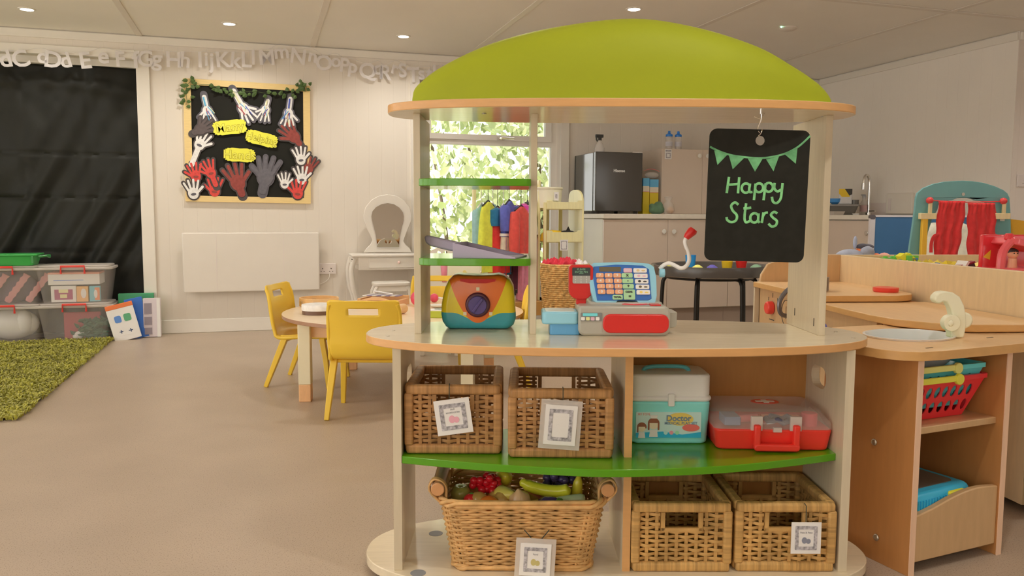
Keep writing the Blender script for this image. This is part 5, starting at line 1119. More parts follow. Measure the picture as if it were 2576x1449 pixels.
# =================================================================== KITCHEN AGAINST THE FAR WALL
KF, KB, KT = 5.87, YA-.021, .922
kx0 = OY(1518,600,KF).x; KX = 4.50; kx1 = KX+.02; KE = 5.10; RW = XC-.021
m_cab = mat('taupe cabinet laminate', pc(188,163,137), .28, .5, var=.015, coat=.25); m_cabs = mat('pale cabinet side', pc(190,174,148), .35, .5, var=.02)
m_wt = mat('pale worktop laminate', pc(204,184,158), .4, .5, var=.03, vs=30); m_kick = mat('taupe kickboard', pc(150,126,104), .5, .4, var=.02); m_knob = plastic('cream round knob',(216,196,166),.35)
def base_unit(p, w, rz, depth, label, knobs):
    """p: middle of the front line on the floor"""
    t = thing('base_cabinet', label, 'kitchen cabinet', p, rz, 'kitchen base cabinets')
    mk('carcass', M().box(-w,w,.018,depth,.15,KT-.041), m_cabs, t); mk('kickboard', M().box(-w,w,.06,.075,0,.15), m_kick, t)
    n_=len(knobs); dw=2*w/n_
    for i,kx in enumerate(knobs):
        d=mk('door', M().box(-w+i*dw+.0015,-w+(i+1)*dw-.0015,0,.018,.155,KT-.046), m_cab, t, bev=.0015)
        xk = -w+i*dw+(dw-.045 if kx>0 else .045)
        mk('door_knob', M().cyl((xk,-.024,KT-.14),(xk,-.016,KT-.14),.019,n=24).cyl((xk,-.016,KT-.14),(xk,0,KT-.14),.008,n=12), m_knob if kx!=2 else m_chrome, d, bev=.003)
    return t
xs1 = OY(1680,600,KF).x; dwid = xs1-kx0; D_=KB-KF-.003
base_unit((xs1,KF,0), dwid, 0, D_, 'taupe double base cabinet under the small black fridge', (1,-1)); xm = xs1+dwid+.002
base_unit(((xm+KX-.004)/2,KF,0), (KX-.004-xm)/2, 0, D_, 'taupe base cabinet behind the round black tray, next to the corner', (1,-1))
base_unit((KX,(KE+KF-.004)/2,0), (KF-.004-KE)/2, -pi/2, RW-KX-.003, 'taupe base cabinet with a round metal knob under the sink tap', (2,))
wt = solo('kitchen_worktop', M().prism([(kx0-.012,KF-.025),(KX-.025,KF-.025),(KX-.025,KE-.012),(RW-.002,KE-.012),(RW-.002,KB-.002),(kx0-.012,KB-.002)],'z',KT-.038,KT), m_wt, 'long pale kitchen worktop along the far wall, turning the corner to the sink', 'worktop', bev=.004)
# fridge
fx0,fx1 = OY(1498,450,6.04).x, OY(1616,450,6.04).x; fh = OY(1500,381,6.04).z-KT
m_fr = mat('black gloss fridge', pc(62,54,44), .16, .5, var=.02, coat=.4); m_frs = mat('black fridge side', pc(58,56,48), .10, .6, var=.02, coat=.6)
fr_t = thing('mini_fridge','small black fridge standing on the left end of the worktop','fridge',((fx0+fx1)/2,6.04,KT)); fw=(fx1-fx0)/2
mk('fridge_body', M().box(-fw,fw,.055,.46,.022,fh-.004), m_frs, fr_t, bev=.004)
dr3=mk('fridge_door', M().box(-fw,fw,0,.048,.022,fh), m_fr, fr_t, bev=.006, seg=3)
mk('hinge_cap', M().box(fw-.09,fw-.005,.006,.05,fh-.001,fh+.007), m_chrome, dr3); mk('logo', text_mesh('Hisense',.032,.0004,bold=.0008).xf(T(.0,-.0006,fh*.70)@STAND), plastic('silver lettering',(196,184,166),.3), dr3)
mk('foot', M().cyl((-fw+.04,.04,0),(-fw+.04,.04,.022),.015).cyl((fw-.04,.04,0),(fw-.04,.04,.022),.015).cyl((-fw+.04,.42,0),(-fw+.04,.42,.022),.015).cyl((fw-.04,.42,0),(fw-.04,.42,.022),.015), m_hole, fr_t)
# worktop cupboard
ux0 = OY(1664,450,6.18).x; ux1 = ux0+.78; uh = OY(1664,373,6.18).z-KT
uc = thing('tall_cupboard','taupe glossy cupboard standing on the worktop right of the fridge','cupboard',((ux0+ux1)/2,6.18,KT)); uw=(ux1-ux0)/2
mk('carcass', M().box(-uw,uw,.019,KB-6.18-.004,.0005,uh), m_cab, uc)
for i in (0,1):
    d=mk('door', M().box(-uw+i*uw+.001,-uw+(i+1)*uw-.001,0,.018,.003,uh-.002), m_cab, uc, bev=.0015); xk=(-.04 if i==0 else .04)
    mk('door_knob', M().cyl((xk,-.022,uh-.055),(xk,-.014,uh-.055),.019,n=22).cyl((xk,-.014,uh-.055),(xk,0,uh-.055),.008,n=12), m_knob, d, bev=.003)
pn_=thing('paper_notice','small white printed notice at the top left of the cupboard door','notice',(OY(1681,388,6.178).x,6.178,OY(1681,388,6.178).z)); mk('paper', M().box(-.032,.032,-.0015,0,-.042,.042), m_card, pn_); mk('printed_border', M().prism(rrect(-.022,.022,-.032,.012,.002),'y',-.0025,-.0016,holes=[rrect(-.014,.014,-.024,.004,.002)]).box(-.026,.026,-.0025,-.0016,.022,.034), m_prt, pn_)
m_clr=mat('clear bottle plastic',(.86,.82,.78),.1,.5,alpha=.45,var=0); m_bcap=plastic('blue bottle cap',(46,108,168))
for px,lb,dh in ((1683,'clear bottle with blue cap on top of the cupboard, left of the pair',0),(1706,'clear bottle with blue cap on top of the cupboard, right of the pair',-.012)):
    q=OY(px,360,6.30); b=thing('water_bottle',lb,'bottle',(q.x,6.30,KT+uh),0,'clear bottles on the cupboard'); zz=OY(1683,343,6.3).z-KT-uh
    mk('bottle_body', M().lathe([(.026,0),(.029,.01),(.029,zz-.01),(.024,zz)],20), m_clr, b); mk('bottle_cap', M().lathe([(.03,zz-.002),(.030,zz+.014),(.012,zz+.026),(.010,zz+.045),(0,zz+.045)],20), m_bcap, b); mk('bottle_label', M().lathe([(.0295,zz*.25),(.0295,zz*.6)],20), plastic('faint print',(176,164,156),.5,vs=90), b)
sb=OY(1508,375,6.2); s_=thing('spray_bottle','clear spray bottle with a black trigger on top of the small fridge','spray bottle',(sb.x,6.2,KT+fh)); k2=(OY(1508,333,6.2).z-OY(1508,381,6.2).z)/.155
mk('bottle_body', M().lathe([(.04,0),(.042,.01),(.042,.04),(.028,.075),(.015,.095),(.015,.105)],20).xf(Matrix.Scale(k2,4)), m_clr, s_); mk('spray_trigger', M().box(-.035,.03,-.012,.012,.128,.152).box(-.012,.014,-.012,.012,.103,.13).tube([(-.03,0,.13),(-.028,0,.11),(-.018,0,.095)],.006,6).xf(Matrix.Scale(k2,4)), m_dk, s_)
def cbox(px0,px1,ytop,label,dy):
    x0,x1=OY(px0,500,6.14+dy).x,OY(px1,500,6.14+dy).x; h=OY(px0,ytop,6.14+dy).z-KT
    t=thing('cereal_box',label,'food box',((x0+x1)/2,6.14+dy,KT),0,'food boxes beside the fridge'); w=(x1-x0)/2
    mk('carton', M().box(-w,w,0,.09,0,h*.62), plastic('yellow carton',(196,164,42),.5), t); mk('carton_top', M().box(-w,w,0,.09,h*.78,h), plastic('blue carton',(92,150,172),.5), t); mk('carton_band', M().box(-w,w,0,.09,h*.62,h*.78), plastic('white carton band',(206,180,150),.5), t); mk('red_line', M().box(-w,w,-.0012,-.0002,h*.615,h*.625), plastic('red carton line',(190,80,60),.5), t)
cbox(1617.5,1633,448,'yellow and blue food carton touching the fridge',0); cbox(1634.5,1656,451,'yellow and blue food carton beside the cupboard',.02)
zb_=thing('zip_bag','clear zip bag with a red seal lying on the food cartons','plastic bag',(OY(1640,440,6.19).x,6.195,OY(1640,449,6.16).z+.002)); mk('bag_film', M().sph((0,0,.028),(.065,.03,.027),14,9), m_clr, zb_); mk('red_seal', M().tube(smooth_line([(-.075,0,.062),(-.02,0,.078),(.03,0,.074),(.07,0,.06)],4),.003,6), plastic('red seal',(190,110,96)), zb_)
gb=M().sph((0,0,.045),(.07,.05,.05),28,18); gb.v=[Vector((p.x*(1+.10*sin(90*p.z+40*p.y)),p.y*(1+.1*sin(70*p.x)),max(0,p.z*(1+.14*sin(75*p.x+30*p.y))))) for p in gb.v]
solo('green_bag', gb, cloth('green bag',(86,106,76)), 'crumpled green bag on the worktop in front of the food cartons', 'bag', (OY(1652,520,6.06).x,6.06,KT))
ob=thing('fruit_bag','clear knotted bag with an orange inside on the worktop in front of the cupboard','plastic bag',(OY(1681,520,6.05).x,6.05,KT)); mk('bag_film', M().lathe([(.03,0),(.052,.03),(.045,.08),(.02,.11),(.035,.14),(.03,.145)],16), m_clr, ob)
solo('orange_fruit', M().sph((0,0,.03),.03,16,10), plastic('orange peel',(214,140,70)), 'orange inside the clear bag on the worktop', 'fruit', (OY(1685,525,6.05).x,6.05,KT+.003))
# sink area
tq=OX(2185,530,4.95); tap=thing('kitchen_tap','tall chrome kitchen tap on the short return of the worktop','tap',(4.95,tq.y,KT),-pi/2); ht=OX(2185,441,4.95).z-KT
mk('tap_column', M().cyl((0,0,0),(0,0,.02),.026,n=20).cyl((0,0,.02),(0,0,ht*.7),.012,n=16).tube(smooth_line([(0,0,ht*.68),(0,-.006,ht*.9),(0,-.03,ht),(0,-.055,ht*.94),(0,-.062,ht*.78)],5),.012,10).cyl((0,-.063,ht*.64),(0,-.062,ht*.80),.015,n=14), m_chrome, tap); mk('tap_lever', M().box(.01,.08,-.008,.008,.03,.04), m_chrome, tap, bev=.002)
rk=OX(2122,530,4.78); dk_=thing('dish_rack','dark grey dish rack on the worktop left of the tap','dish rack',(4.78,rk.y,KT),-.7); 
mk('rack_tray', taper(-.13,.115,-.12,.12,.0,.075,.03,.02), plastic('dark rack plastic',(96,86,74)), dk_); mk('rack_rim', M().prism(rrect(-.145,.125,-.13,.13,.02),'z',.075,.09), plastic('grey rack rim',(124,112,98)), dk_, bev=.002); mk('cutlery_pot', M().cyl((.085,.02,.092),(.085,.02,.13),.034,n=18), plastic('dark rack plastic',(96,86,74)), dk_)
yp=thing('yellow_mug_box','yellow and black patterned box upside down in the dish rack','box',(4.80,OX(2128,490,4.80).y,KT+.092),-.7); mk('box_body', M().box(-.055,.05,-.04,.04,0,.13), plastic('white patterned box',(190,176,160),.5,vs=40), yp, bev=.008); mk('yellow_stripe', M().prism([(-.055,.131),(-.01,.131),(.035,.062),(-.03,.062),(-.055,.09)],'y',-.0415,-.0402), plastic('yellow stripe',(204,160,30),.5), yp); mk('black_stripe', M().prism([(-.01,.131),(.05,.131),(.05,.085),(.028,.072)],'y',-.0413,-.0402), m_dk, yp)
solo('blue_bowl', M().lathe([(.02,0),(.045,.02),(.05,.05),(.046,.05),(0,.01)],20), plastic('blue bowl plastic',(70,128,176)), 'small blue bowl at the left of the dish rack behind the shop post', 'bowl', (4.72,OX(2100,500,4.72).y,KT+.091))
sp=thing('soap_bottle','clear soap bottle beside the kitchen tap','soap bottle',(4.98,OX(2173,520,4.98).y,KT)); mk('bottle_body', M().lathe([(.03,0),(.032,.01),(.032,.10),(.014,.13),(.014,.15)],18), m_clr, sp); mk('pump_cap', M().cyl((0,0,.15),(0,0,.168),.016,n=14).box(-.03,.01,-.006,.006,.168,.178), plastic('grey pump',(150,140,128)), sp); mk('soap_label', M().lathe([(.0325,.03),(.0325,.085)],18), plastic('pale pink label',(206,160,146),.5), sp)
solo('soap_dish', M().lathe([(.02,0),(.03,.012),(.026,.014),(0,.006)],16), wht, 'tiny white dish on the worktop between the rack and the tap', 'dish', (4.72,OX(2153,534,4.72).y,KT))
solo('grey_tray', taper(-.06,.06,-.05,.05,0,.03,.01,.01), plastic('grey tray plastic',(168,150,130)), 'small grey tray at the front of the worktop below the dish rack', 'tray', (4.56,OX(2102,532,4.56).y,KT))
p1,p2 = OX(2236,500,XC),OX(2302,500,XC)
cv=thing('wall_cover_panel','pale boxed cover panel on the right wall behind the blue board','panel',(XC,(p1.y+p2.y)/2,(OX(2260,486,XC).z+OX(2260,538,XC).z)/2)); hy_=(p1.y-p2.y)/2; hz2=(OX(2260,486,XC).z-OX(2260,538,XC).z)/2
mk('cover', M().box(-.03,0,-hy_,hy_,-hz2,hz2), m_wallC if 0 else m_trim, cv, bev=.006); mk('finger_slot', M().box(-.0325,-.03,hy_-.06,hy_-.03,-hz2*.7,hz2*.5), m_sock, cv)
solo('splashback', M().box(-.006,0,-.06,.36,0,.105), m_sock, 'short pale splashback on the right wall at the end of the worktop', 'splashback', (XC-.0005,5.62,KT+.001))
# =================================================================== black play tray on its stand
PU, PW, PZ = (1785-1288)/2025*4.92, 4.92, .612
pt = ST('round_play_tray','round black play tray on a thin black metal stand','play tray',PU,PW)
m_bt=mat('black tray plastic',pc(70,62,54),.22,.5,var=.03,coat=.2); m_bl=mat('black steel tube',(.02,.018,.016),.35,.5,.3,var=0)
mk('tray', M().lathe([(0,PZ-.052),(.32,PZ-.052),(.335,PZ-.004),(.350,PZ),(.353,PZ-.006),(.345,PZ-.06),(.32,PZ-.068),(0,PZ-.066)],56), m_bt, pt, sm=50)
for a in (-118,-62,-22,28,90,160):
    x,y=cos(radians(a)),sin(radians(a))
    mk('leg', M().tube(smooth_line([(x*.12,y*.12,PZ-.078),(x*.24,y*.24,PZ-.078),(x*.275,y*.275,PZ-.10),(x*.285,y*.285,PZ-.18),(x*.30,y*.30,0)],5),.0125,10), m_bl, pt)
mk('ring_brace', M().tube([(.26*cos(2*pi*i/24),.26*sin(2*pi*i/24),PZ-.078) for i in range(24)],.008,8,closed=True), m_bl, pt)
cupg='coloured play cups in the black tray'; zt4=PZ-.051
def cup(px,label,c,dw,h=.09):
    o=OW(px,660,PW+dw); solo('play_cup', M().lathe([(.024,0),(.034,h),(.031,h),(.022,.006),(0,.006)],24), plastic('cup %d%d%d'%c,c,.3), label,'cup',SP(o.x,PW+dw,zt4),group=cupg)
cup(1737,'blue play cup in the black tray behind the microphone',(40,122,170),.05,.105); cup(1829,'orange yellow play cup in the black tray below the chalkboard',(222,160,30),-.03,.072); cup(1865,'red play cup in the black tray below the chalkboard',(190,34,28),-.02,.072)
for px,c,lb,dw in ((1690,(206,196,60),'small yellow dough mound at the left of the black tray',.08),(1755,(214,200,90),'large pale yellow dough mound beside the blue cup in the black tray',-.06),(1792,(92,78,140),'purple dough mound in the middle of the black tray',-.05),(1902,(116,140,104),'pale green dough mound at the right of the black tray',.02)):
    o=OW(px,662,PW+dw); solo('play_dough', M().lathe([(.042,0),(.040,.02),(.03,.038),(.012,.05),(0,.052)],20), plastic('dough %d%d%d'%c,c,.6), lb,'play dough',SP(o.x,PW+dw,zt4),group='play dough in the black tray',sm=60)
# =================================================================== PLAY KITCHEN ROW (cooker + counter) and SINK UNIT
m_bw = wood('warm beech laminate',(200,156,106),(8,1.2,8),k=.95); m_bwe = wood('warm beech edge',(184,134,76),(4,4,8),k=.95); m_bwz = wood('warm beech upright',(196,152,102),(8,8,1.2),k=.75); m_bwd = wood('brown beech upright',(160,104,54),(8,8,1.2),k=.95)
KU, KW = 1.105, 2.85
def KP(name,label,cat,a,b=0,z=0,group=None,turn=0):      # a: along the row away from the camera, b: depth to the right
    t_=radians(4.4); u=KU+(-sin(t_))*a+cos(t_)*b; w=KW+cos(t_)*a+sin(t_)*b
    return thing(name,label,cat,SP(u,w,z),SY+t_+radians(turn),group)
# local x = to the right (depth b), y = away (a)
ck = KP('play_cooker','wooden play cooker with red knobs and hob rings behind the shop','play cooker',0)
def edged(m, name, par, top=m_bw, ed=m_bwe, **k):
    o=mk(name,m,top,par,**k); o.data.materials.append(ed)
    for p in o.data.polygons:
        if abs(p.normal.z)<.5: p.material_index=1
    return o
edged(M().prism(rrect(-.025,.372,-.02,.60,(.01,.01,.03,.12),8),'z',.603,.625),'worktop',ck,bev=.002)
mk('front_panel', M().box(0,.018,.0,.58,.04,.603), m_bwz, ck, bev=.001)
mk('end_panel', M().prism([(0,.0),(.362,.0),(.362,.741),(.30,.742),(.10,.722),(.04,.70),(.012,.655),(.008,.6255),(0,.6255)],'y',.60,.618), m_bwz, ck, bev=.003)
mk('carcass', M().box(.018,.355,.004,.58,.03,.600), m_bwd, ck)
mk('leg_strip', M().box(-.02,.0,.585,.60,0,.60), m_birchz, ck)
def ringy(x,y): return M().lathe([(.0,.0),(.042,0),(.045,.004),(.045,.016),(.036,.018),(.0,.012)],28,c=(x,y,.6253))
m_red=plastic('red play plastic',(204,56,44),.3,1.0,coat=.3)
mk('hob_ring', ringy(.14,.36), m_red, ck); mk('hob_ring', ringy(.30,.12), m_red, ck)
for y in (.44,.17):
    kb=mk('oven_knob', M().cyl((-.028,y,.53),(0,y,.53),.026,.028,n=24), m_red, ck, bev=.006, seg=3)
    mk('dial_mark', M().box(-.001,-.0002,y-.05,y-.046,.56,.575).box(-.001,-.0002,y+.04,y+.044,.556,.57).box(-.001,-.0002,y-.002,y+.002,.572,.59).box(-.001,-.0002,y-.02,y+.03,.478,.482), m_dk, ck)
mk('printed_clock', M().tube([(-.0008,.305+.042*cos(2*pi*i/28),.525+.05*sin(2*pi*i/28)) for i in range(28)],.0014,5,closed=True).box(-.001,-.0002,.304,.307,.50,.55), m_dk, ck)
pnn=thing('toy_saucepan','dark metal toy pan with a curved grey handle hanging over the cooker edge','toy pan',SP(*(lambda p:(p.x,p.y,.626))(SZ(1985,735,.626))),SY+.2)
mk('curved_handle', M().tube(smooth_line([(.06,.03,.03),(.02,.01,.02),(-.015,0,.0),(-.040,-.005,-.035),(-.035,-.005,-.075),(-.005,0,-.088),(.05,.01,-.088)],5),.0085,8), mat('grey metal handle',pc(104,94,88),.3,.5,.6,var=.03), pnn); mk('pan_body', M().cyl((.13,.06,.002),(.13,.06,.05),.06,n=28), mat('grey metal handle',pc(104,94,88),.3), pnn)
mc_ = KP('play_counter','wooden play kitchen counter with rounded end between the cooker and the toy sink','play counter',0)
edged(M().prism([(-.02,.002),(-.02,-.36),(.0,-.47),(.06,-.56),(.16,-.605),(.30,-.605),(.38,-.57),(.405,-.5),(.382,.002)],'z',.578,.600),'worktop',mc_,bev=.003)
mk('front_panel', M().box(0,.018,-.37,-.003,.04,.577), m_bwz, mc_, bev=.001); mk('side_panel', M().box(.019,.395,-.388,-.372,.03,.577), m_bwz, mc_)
mk('machine_print', M().tube([(-.0008,-.06,.50),(-.0008,-.20,.50),(-.0008,-.20,.44)],.0015,5), m_dk, mc_); mk('blue_button', M().cyl((-.008,-.03,.515),(0,-.03,.515),.012,n=14), plastic('lilac blue knob',(110,110,170)), mc_)
# back splash shared behind cooker and counter is the front wall of the toy trough
tr = KP('toy_trough','tall pale wooden toy trough behind the play kitchen, filled with plastic bricks and toys','toy trough',-.52,.412,turn=2.6)
m_tr = wood('pale birch trough',(210,176,128),(6,6,1),k=.78,var=.05)
mk('front_wall', M().box(0,.018,.02,1.13,.03,.740), m_tr, tr, bev=.003); mk('far_wall', M().box(.018,.95,1.112,1.13,.03,.740), m_tr, tr, bev=.003); mk('near_wall', M().box(.018,.95,0,.018,.03,.722), wood('shaded birch end',(196,160,108),(6,6,1),k=.95), tr, bev=.003); mk('side_wall', M().box(.95,.968,0,1.13,.03,.740), m_tr, tr)
mk('corner_post', M().box(-.003,.022,-.024,.0,.03,.722), m_birchz, tr); mk('trough_floor', M().box(.019,.949,.019,1.111,.635,.65), m_tr, tr)
mk('fixing', M().cyl((.10,-.0025,.655),(.10,0,.655),.007,n=10), m_screw, tr)
def KL(a,b): t_=radians(4.4); return KU-sin(t_)*a+cos(t_)*b, KW+cos(t_)*a+sin(t_)*b
# plastic bricks and toys in the trough
cols={'yellow':(222,196,46),'green':(96,164,66),'blue':(58,112,172),'orange':(226,160,40)}
def brick(px,py,c,label,l=.064,tilt=(0,0,0),ww=3.3):
    q=OW(px,py,ww); t=thing('toy_brick',label,'toy brick',SP(q.x,ww,q.z-.019),group='plastic bricks in the trough',rot=(radians(tilt[0]),radians(tilt[1]),SY+radians(tilt[2])))
    mt_=plastic('brick '+c,cols[c],.25); mk('brick_body', M().box(-l/2,l/2,-.016,.016,-.012,.012), mt_, t, bev=.001)
    st_=M()
    for i in range(int(l/.032)):
        st_.cyl((-l/2+.016+.032*i,0,.012),(-l/2+.016+.032*i,0,.018),.009,n=12)
    mk('brick_studs', st_, mt_, t)
BR=[(2238,644,'green','flat green brick at the left end of the brick heap',.064,(0,0,10)),(2238,651,'orange','orange yellow brick under the left green brick in the trough',.064,(10,10,0)),(2262,653,'orange','orange brick low between the left green and yellow bricks',.064,(0,-12,20)),(2258,646,'blue','blue brick in the middle of the brick heap',.064,(0,6,-10)),(2262,641,'green','green brick at the top of the heap, second from the left',.05,(5,0,0)),
    (2276,648,'yellow','tilted yellow brick standing at the centre of the brick heap',.07,(0,55,10)),(2282,652,'blue','blue brick under the centre yellow brick',.064,(0,10,0)),(2296,650,'yellow','big tilted yellow brick right of the centre of the heap',.085,(0,48,-10)),(2290,638,'green','green brick at the very top right of the heap',.05,(0,0,15)),(2294,644,'blue','small blue brick below the top right green brick',.032,(0,0,0)),(2310,656,'yellow','long yellow brick sliding down at the right end of the heap',.096,(0,38,0)),(2362,661,'blue','lone blue brick between the heap and the toy tractor',.045,(0,8,10))]
for x,y,c,lb,l,t_ in BR: brick(x,y,c,lb,l*1.1,t_,3.37 if x<2270 else 3.25)
fill=M(); rn=random.Random(2)
for i in range(60): 
    u,w=KL(rn.uniform(.15,.5),rn.uniform(.46,.75)); p=SP(u,w,rn.uniform(.672,.70)); mm=M().box(-.03,.03,-.015,.015,-.012,.012).xf(Matrix.Translation(p)@Euler((rn.uniform(-1,1),rn.uniform(-1,1),rn.uniform(0,3))).to_matrix().to_4x4()); fill.join(mm)
b=solo('brick_heap', fill, plastic('mixed brick yellow',(200,170,50),vs=8), 'lower layer of mixed plastic bricks in the trough', 'toy bricks'); b['kind']='stuff'
q=OW(2440,664,3.0)
tk=ST('toy_tractor','black and dark red toy vehicle tipped on its end in the trough','toy vehicle',q.x,3.0,.652,turn=-10)
mk('vehicle_body', M().box(-.035,.035,-.02,.02,.0,.078).xf(RY(-18)), plastic('black vehicle',(62,54,50)), tk, bev=.004); mk('red_trim', M().box(-.04,-.033,-.021,.021,.0,.08).box(-.037,.037,-.021,.021,.076,.082).xf(RY(-18)), plastic('dark red trim',(130,42,52)), tk)
for x,z in ((-.022,.02),(.034,.02),(.03,.058)): mk('wheel', M().cyl((x,-.034,z),(x,-.018,z),.018,n=20), plastic('black tyre',(56,50,44),.7), tk, bev=.003)
bk2=solo('toy_book', M().box(-.004,.004,-.035,.035,0,.10), plastic('pale book cover',(206,190,178),.5), 'small pale book leaning on the toy vehicle in the trough', 'book', SP(q.x-.07,3.0,.652), rot=(0,radians(28),SY))
# red carry-along toy
q=OW(2528,640,2.85)
rt=ST('red_toy_wagon','big red plastic toy vehicle with yellow triangles at the right edge of the trough','toy vehicle',q.x,2.85,.6515,turn=10)
m_r2=plastic('glossy red toy',(196,44,48),.25,1.0,coat=.4); m_r3=plastic('pinkish red toy',(204,78,78),.3,1.0,coat=.3)
mk('lower_body', taper(-.075,.15,-.06,.07,0,.075,.012,.025), m_r3, rt, bev=.006, seg=3)
mk('cab_post', M().tube(smooth_line([(-.06,-.05,.06),(-.052,-.048,.13),(-.02,-.045,.168)],4),.014,8).tube(smooth_line([(.075,-.05,.06),(.072,-.05,.11),(.06,-.048,.15)],4),.02,8), m_r3, rt)
mk('roof', taper(-.045,.10,-.055,.06,.152,.178,-.01,.02).xf(RY(12)), m_r3, rt, bev=.006, seg=3); mk('roof_light', M().cyl((-.005,-.02,.175),(-.005,-.02,.196),.016,.013,n=18), m_r2, rt, bev=.003)
mk('rear_panel', M().box(-.055,.15,.045,.062,.06,.19), m_r2, rt, bev=.005)
mk('yellow_triangle', M().prism([(.02,.13),(.055,.17),(.075,.13)],'y',.043,.0448).prism([(-.05,.11),(-.02,.135),(-.022,.10)],'y',.043,.0448), plastic('yellow sticker toy',(214,160,40)), rt)
pf=solo('toy_figure', M().cyl((0,0,0),(0,0,.035),.016,.013,n=16).sph((0,0,.05),.018,16,10), plastic('toy figure skin',(208,150,110)), 'small toy driver figure sitting inside the red toy vehicle', 'toy figure', SP(q.x+.025,2.85-.005,.6515+.073), rz=SY)
mk('figure_eyes', M().sph((-.006,-.017,.053),.0025,6,4).sph((.006,-.017,.053),.0025,6,4), m_dk, pf); mk('figure_cap', M().sph((0,.003,.058),(.019,.019,.013),14,8), m_dk, pf)
# soft toys on the far wall of the trough
def plush(name,label,px,py,ww,parts):
    q=OW(px,py,ww); t=ST(name,label,'soft toy',q.x,ww,q.z)
    for nm,mm,c in parts: mk(nm,mm,cloth('plush %d%d%d'%c,c),t,sm=70)
TWL=KL(.68,.75)[1]
sf=ST('toy_table','low pale table behind the toy trough carrying soft toys','table',1.62,3.75); mk('table_top', M().box(-.35,.35,-.15,.15,.645,.665), m_tr, sf)
for sx in (-.32,.32):
    for y in (-.12,.12): mk('leg', M().box(sx-.02,sx+.02,y-.02,y+.02,0,.645), m_tr, sf)
g1=(132,128,132)
def plushz(name,label,px,parts):
    q=OW(px,640,3.72); t=ST(name,label,'soft toy',q.x,3.72,.666)
    for nm,mm,c in parts: mk(nm,mm,cloth('plush %d%d%d'%c,c),t,sm=70)
plushz('grey_soft_toy','grey soft toy animal with long ears lying behind the toy trough',2150,[('body',M().sph((-.02,0,.045),(.075,.05,.045),16,10).sph((.05,-.01,.075),(.035,.035,.03),14,9),(136,132,134)),('ear',M().sph((.0,0,.12),(.010,.006,.03),10,7),(150,150,160)),('ear',M().sph((.055,0,.10),(.034,.01,.014),10,7),(92,86,88)),('mane',M().sph((.035,.0,.10),(.03,.02,.016),10,7),(70,64,66))])
plushz('orange_soft_toy','orange and yellow soft toy caterpillar beside the grey soft toy',2192,[('segment',M().sph((-.055,0,.055),(.024,.024,.045),12,8),(206,106,60)),('segment',M().sph((-.015,0,.035),(.035,.03,.035),14,9),(206,176,90)),('segment',M().sph((.022,0,.036),(.026,.03,.036),14,9),(214,106,64)),('segment',M().sph((.06,0,.038),(.034,.03,.036),14,9),(220,136,116))])
# sink unit
SU, SW_, SA = 1.0, 1.955, 24
sk = ST('toy_sink_unit','wooden toy sink unit with open shelves at the right end of the shop','toy sink',SU,SW_,0,turn=SA)
wS=.347; dS=.30; zS=.552
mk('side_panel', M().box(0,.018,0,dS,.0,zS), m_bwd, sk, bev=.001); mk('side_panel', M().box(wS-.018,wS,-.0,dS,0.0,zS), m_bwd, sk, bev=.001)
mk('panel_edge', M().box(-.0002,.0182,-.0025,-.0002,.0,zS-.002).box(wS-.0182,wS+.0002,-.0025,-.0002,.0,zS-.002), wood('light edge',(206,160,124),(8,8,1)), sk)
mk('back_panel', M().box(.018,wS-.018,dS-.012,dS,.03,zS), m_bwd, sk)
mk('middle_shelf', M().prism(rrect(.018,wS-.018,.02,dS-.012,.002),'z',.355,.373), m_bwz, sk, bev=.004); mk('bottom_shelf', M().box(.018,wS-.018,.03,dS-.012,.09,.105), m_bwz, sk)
kbz=smooth_line([(.018,0,.150),(.08,0,.162),(.17,0,.185),(.25,0,.195),(.329,0,.190)],5)
mk('kick_board', M().prism([(.018,.03),(.329,.03)]+[(q.x,q.z) for q in reversed(kbz)],'y',.004,.022), m_bwz, sk, bev=.003)
top=[(-.045,.30),(-.075,.12),(-.07,.05),(-.045,.008),(-.01,-.016),(.05,-.022),(.40,-.022),(.62,-.022),(.62,.285),(.34,.385),(.2,.40),(-.0,.40)]
bc_=(.190,.188)
edged(M().prism(top,'z',zS,.575,holes=[ell(bc_[0],bc_[1],.126,.100,36)]),'worktop',sk,bev=.002)
bn_=M().lathe([(0,-.095),(.6,-.09),(.9,-.06),(.97,0),(1.0,.006),(1.05,.0055),(1.04,.003),(.99,-.002),(.93,-.063),(.62,-.096),(0,-.102)],40,c=(0,0,0)); bn_.v=[Vector((bc_[0]+p.x*.126,bc_[1]+p.y*.100,.575+p.z)) for p in bn_.v]
mk('sink_bowl', bn_, plastic('pale grey bowl',(196,184,172),.18), sk, sm=50)
mk('fixing_slot', M().box(.05,.075,.02,.023,.5752,.5758).box(.36,.385,.08,.083,.5752,.5758), m_hole, sk)
for y,z in ((.12,.315),(.10,.065)): mk('bolt', M().sph((-.002,y,z),(.004,.009,.009),12,8), m_screw, sk)
tq=SZ(2420,853,.576)
tp_=ST('toy_tap','cream wooden toy tap with round handles at the back of the sink bowl','toy tap',tq.x,tq.y+.02,.576)
m_cr=plastic('cream painted wood tap',(222,196,152),.4)
S_=lambda x,y:((x-2418)*.00105,(853-y)*.00105)
ol=[S_(x,y) for x,y in ((2400,853),(2400,842),(2396,832),(2402,815),(2402,795),(2396,775),(2386,760),(2376,759),(2368,764),(2360,763),(2353,755),(2355,745),(2364,735),(2380,732),(2400,735),(2418,746),(2430,768),(2436,790),(2439,815),(2437,835),(2434,853))]
mk('spout', M().prism(ol,'y',-.0,.03), m_cr, tp_, bev=.005, seg=3)
a_=S_(2390,812); b_=S_(2437,808)
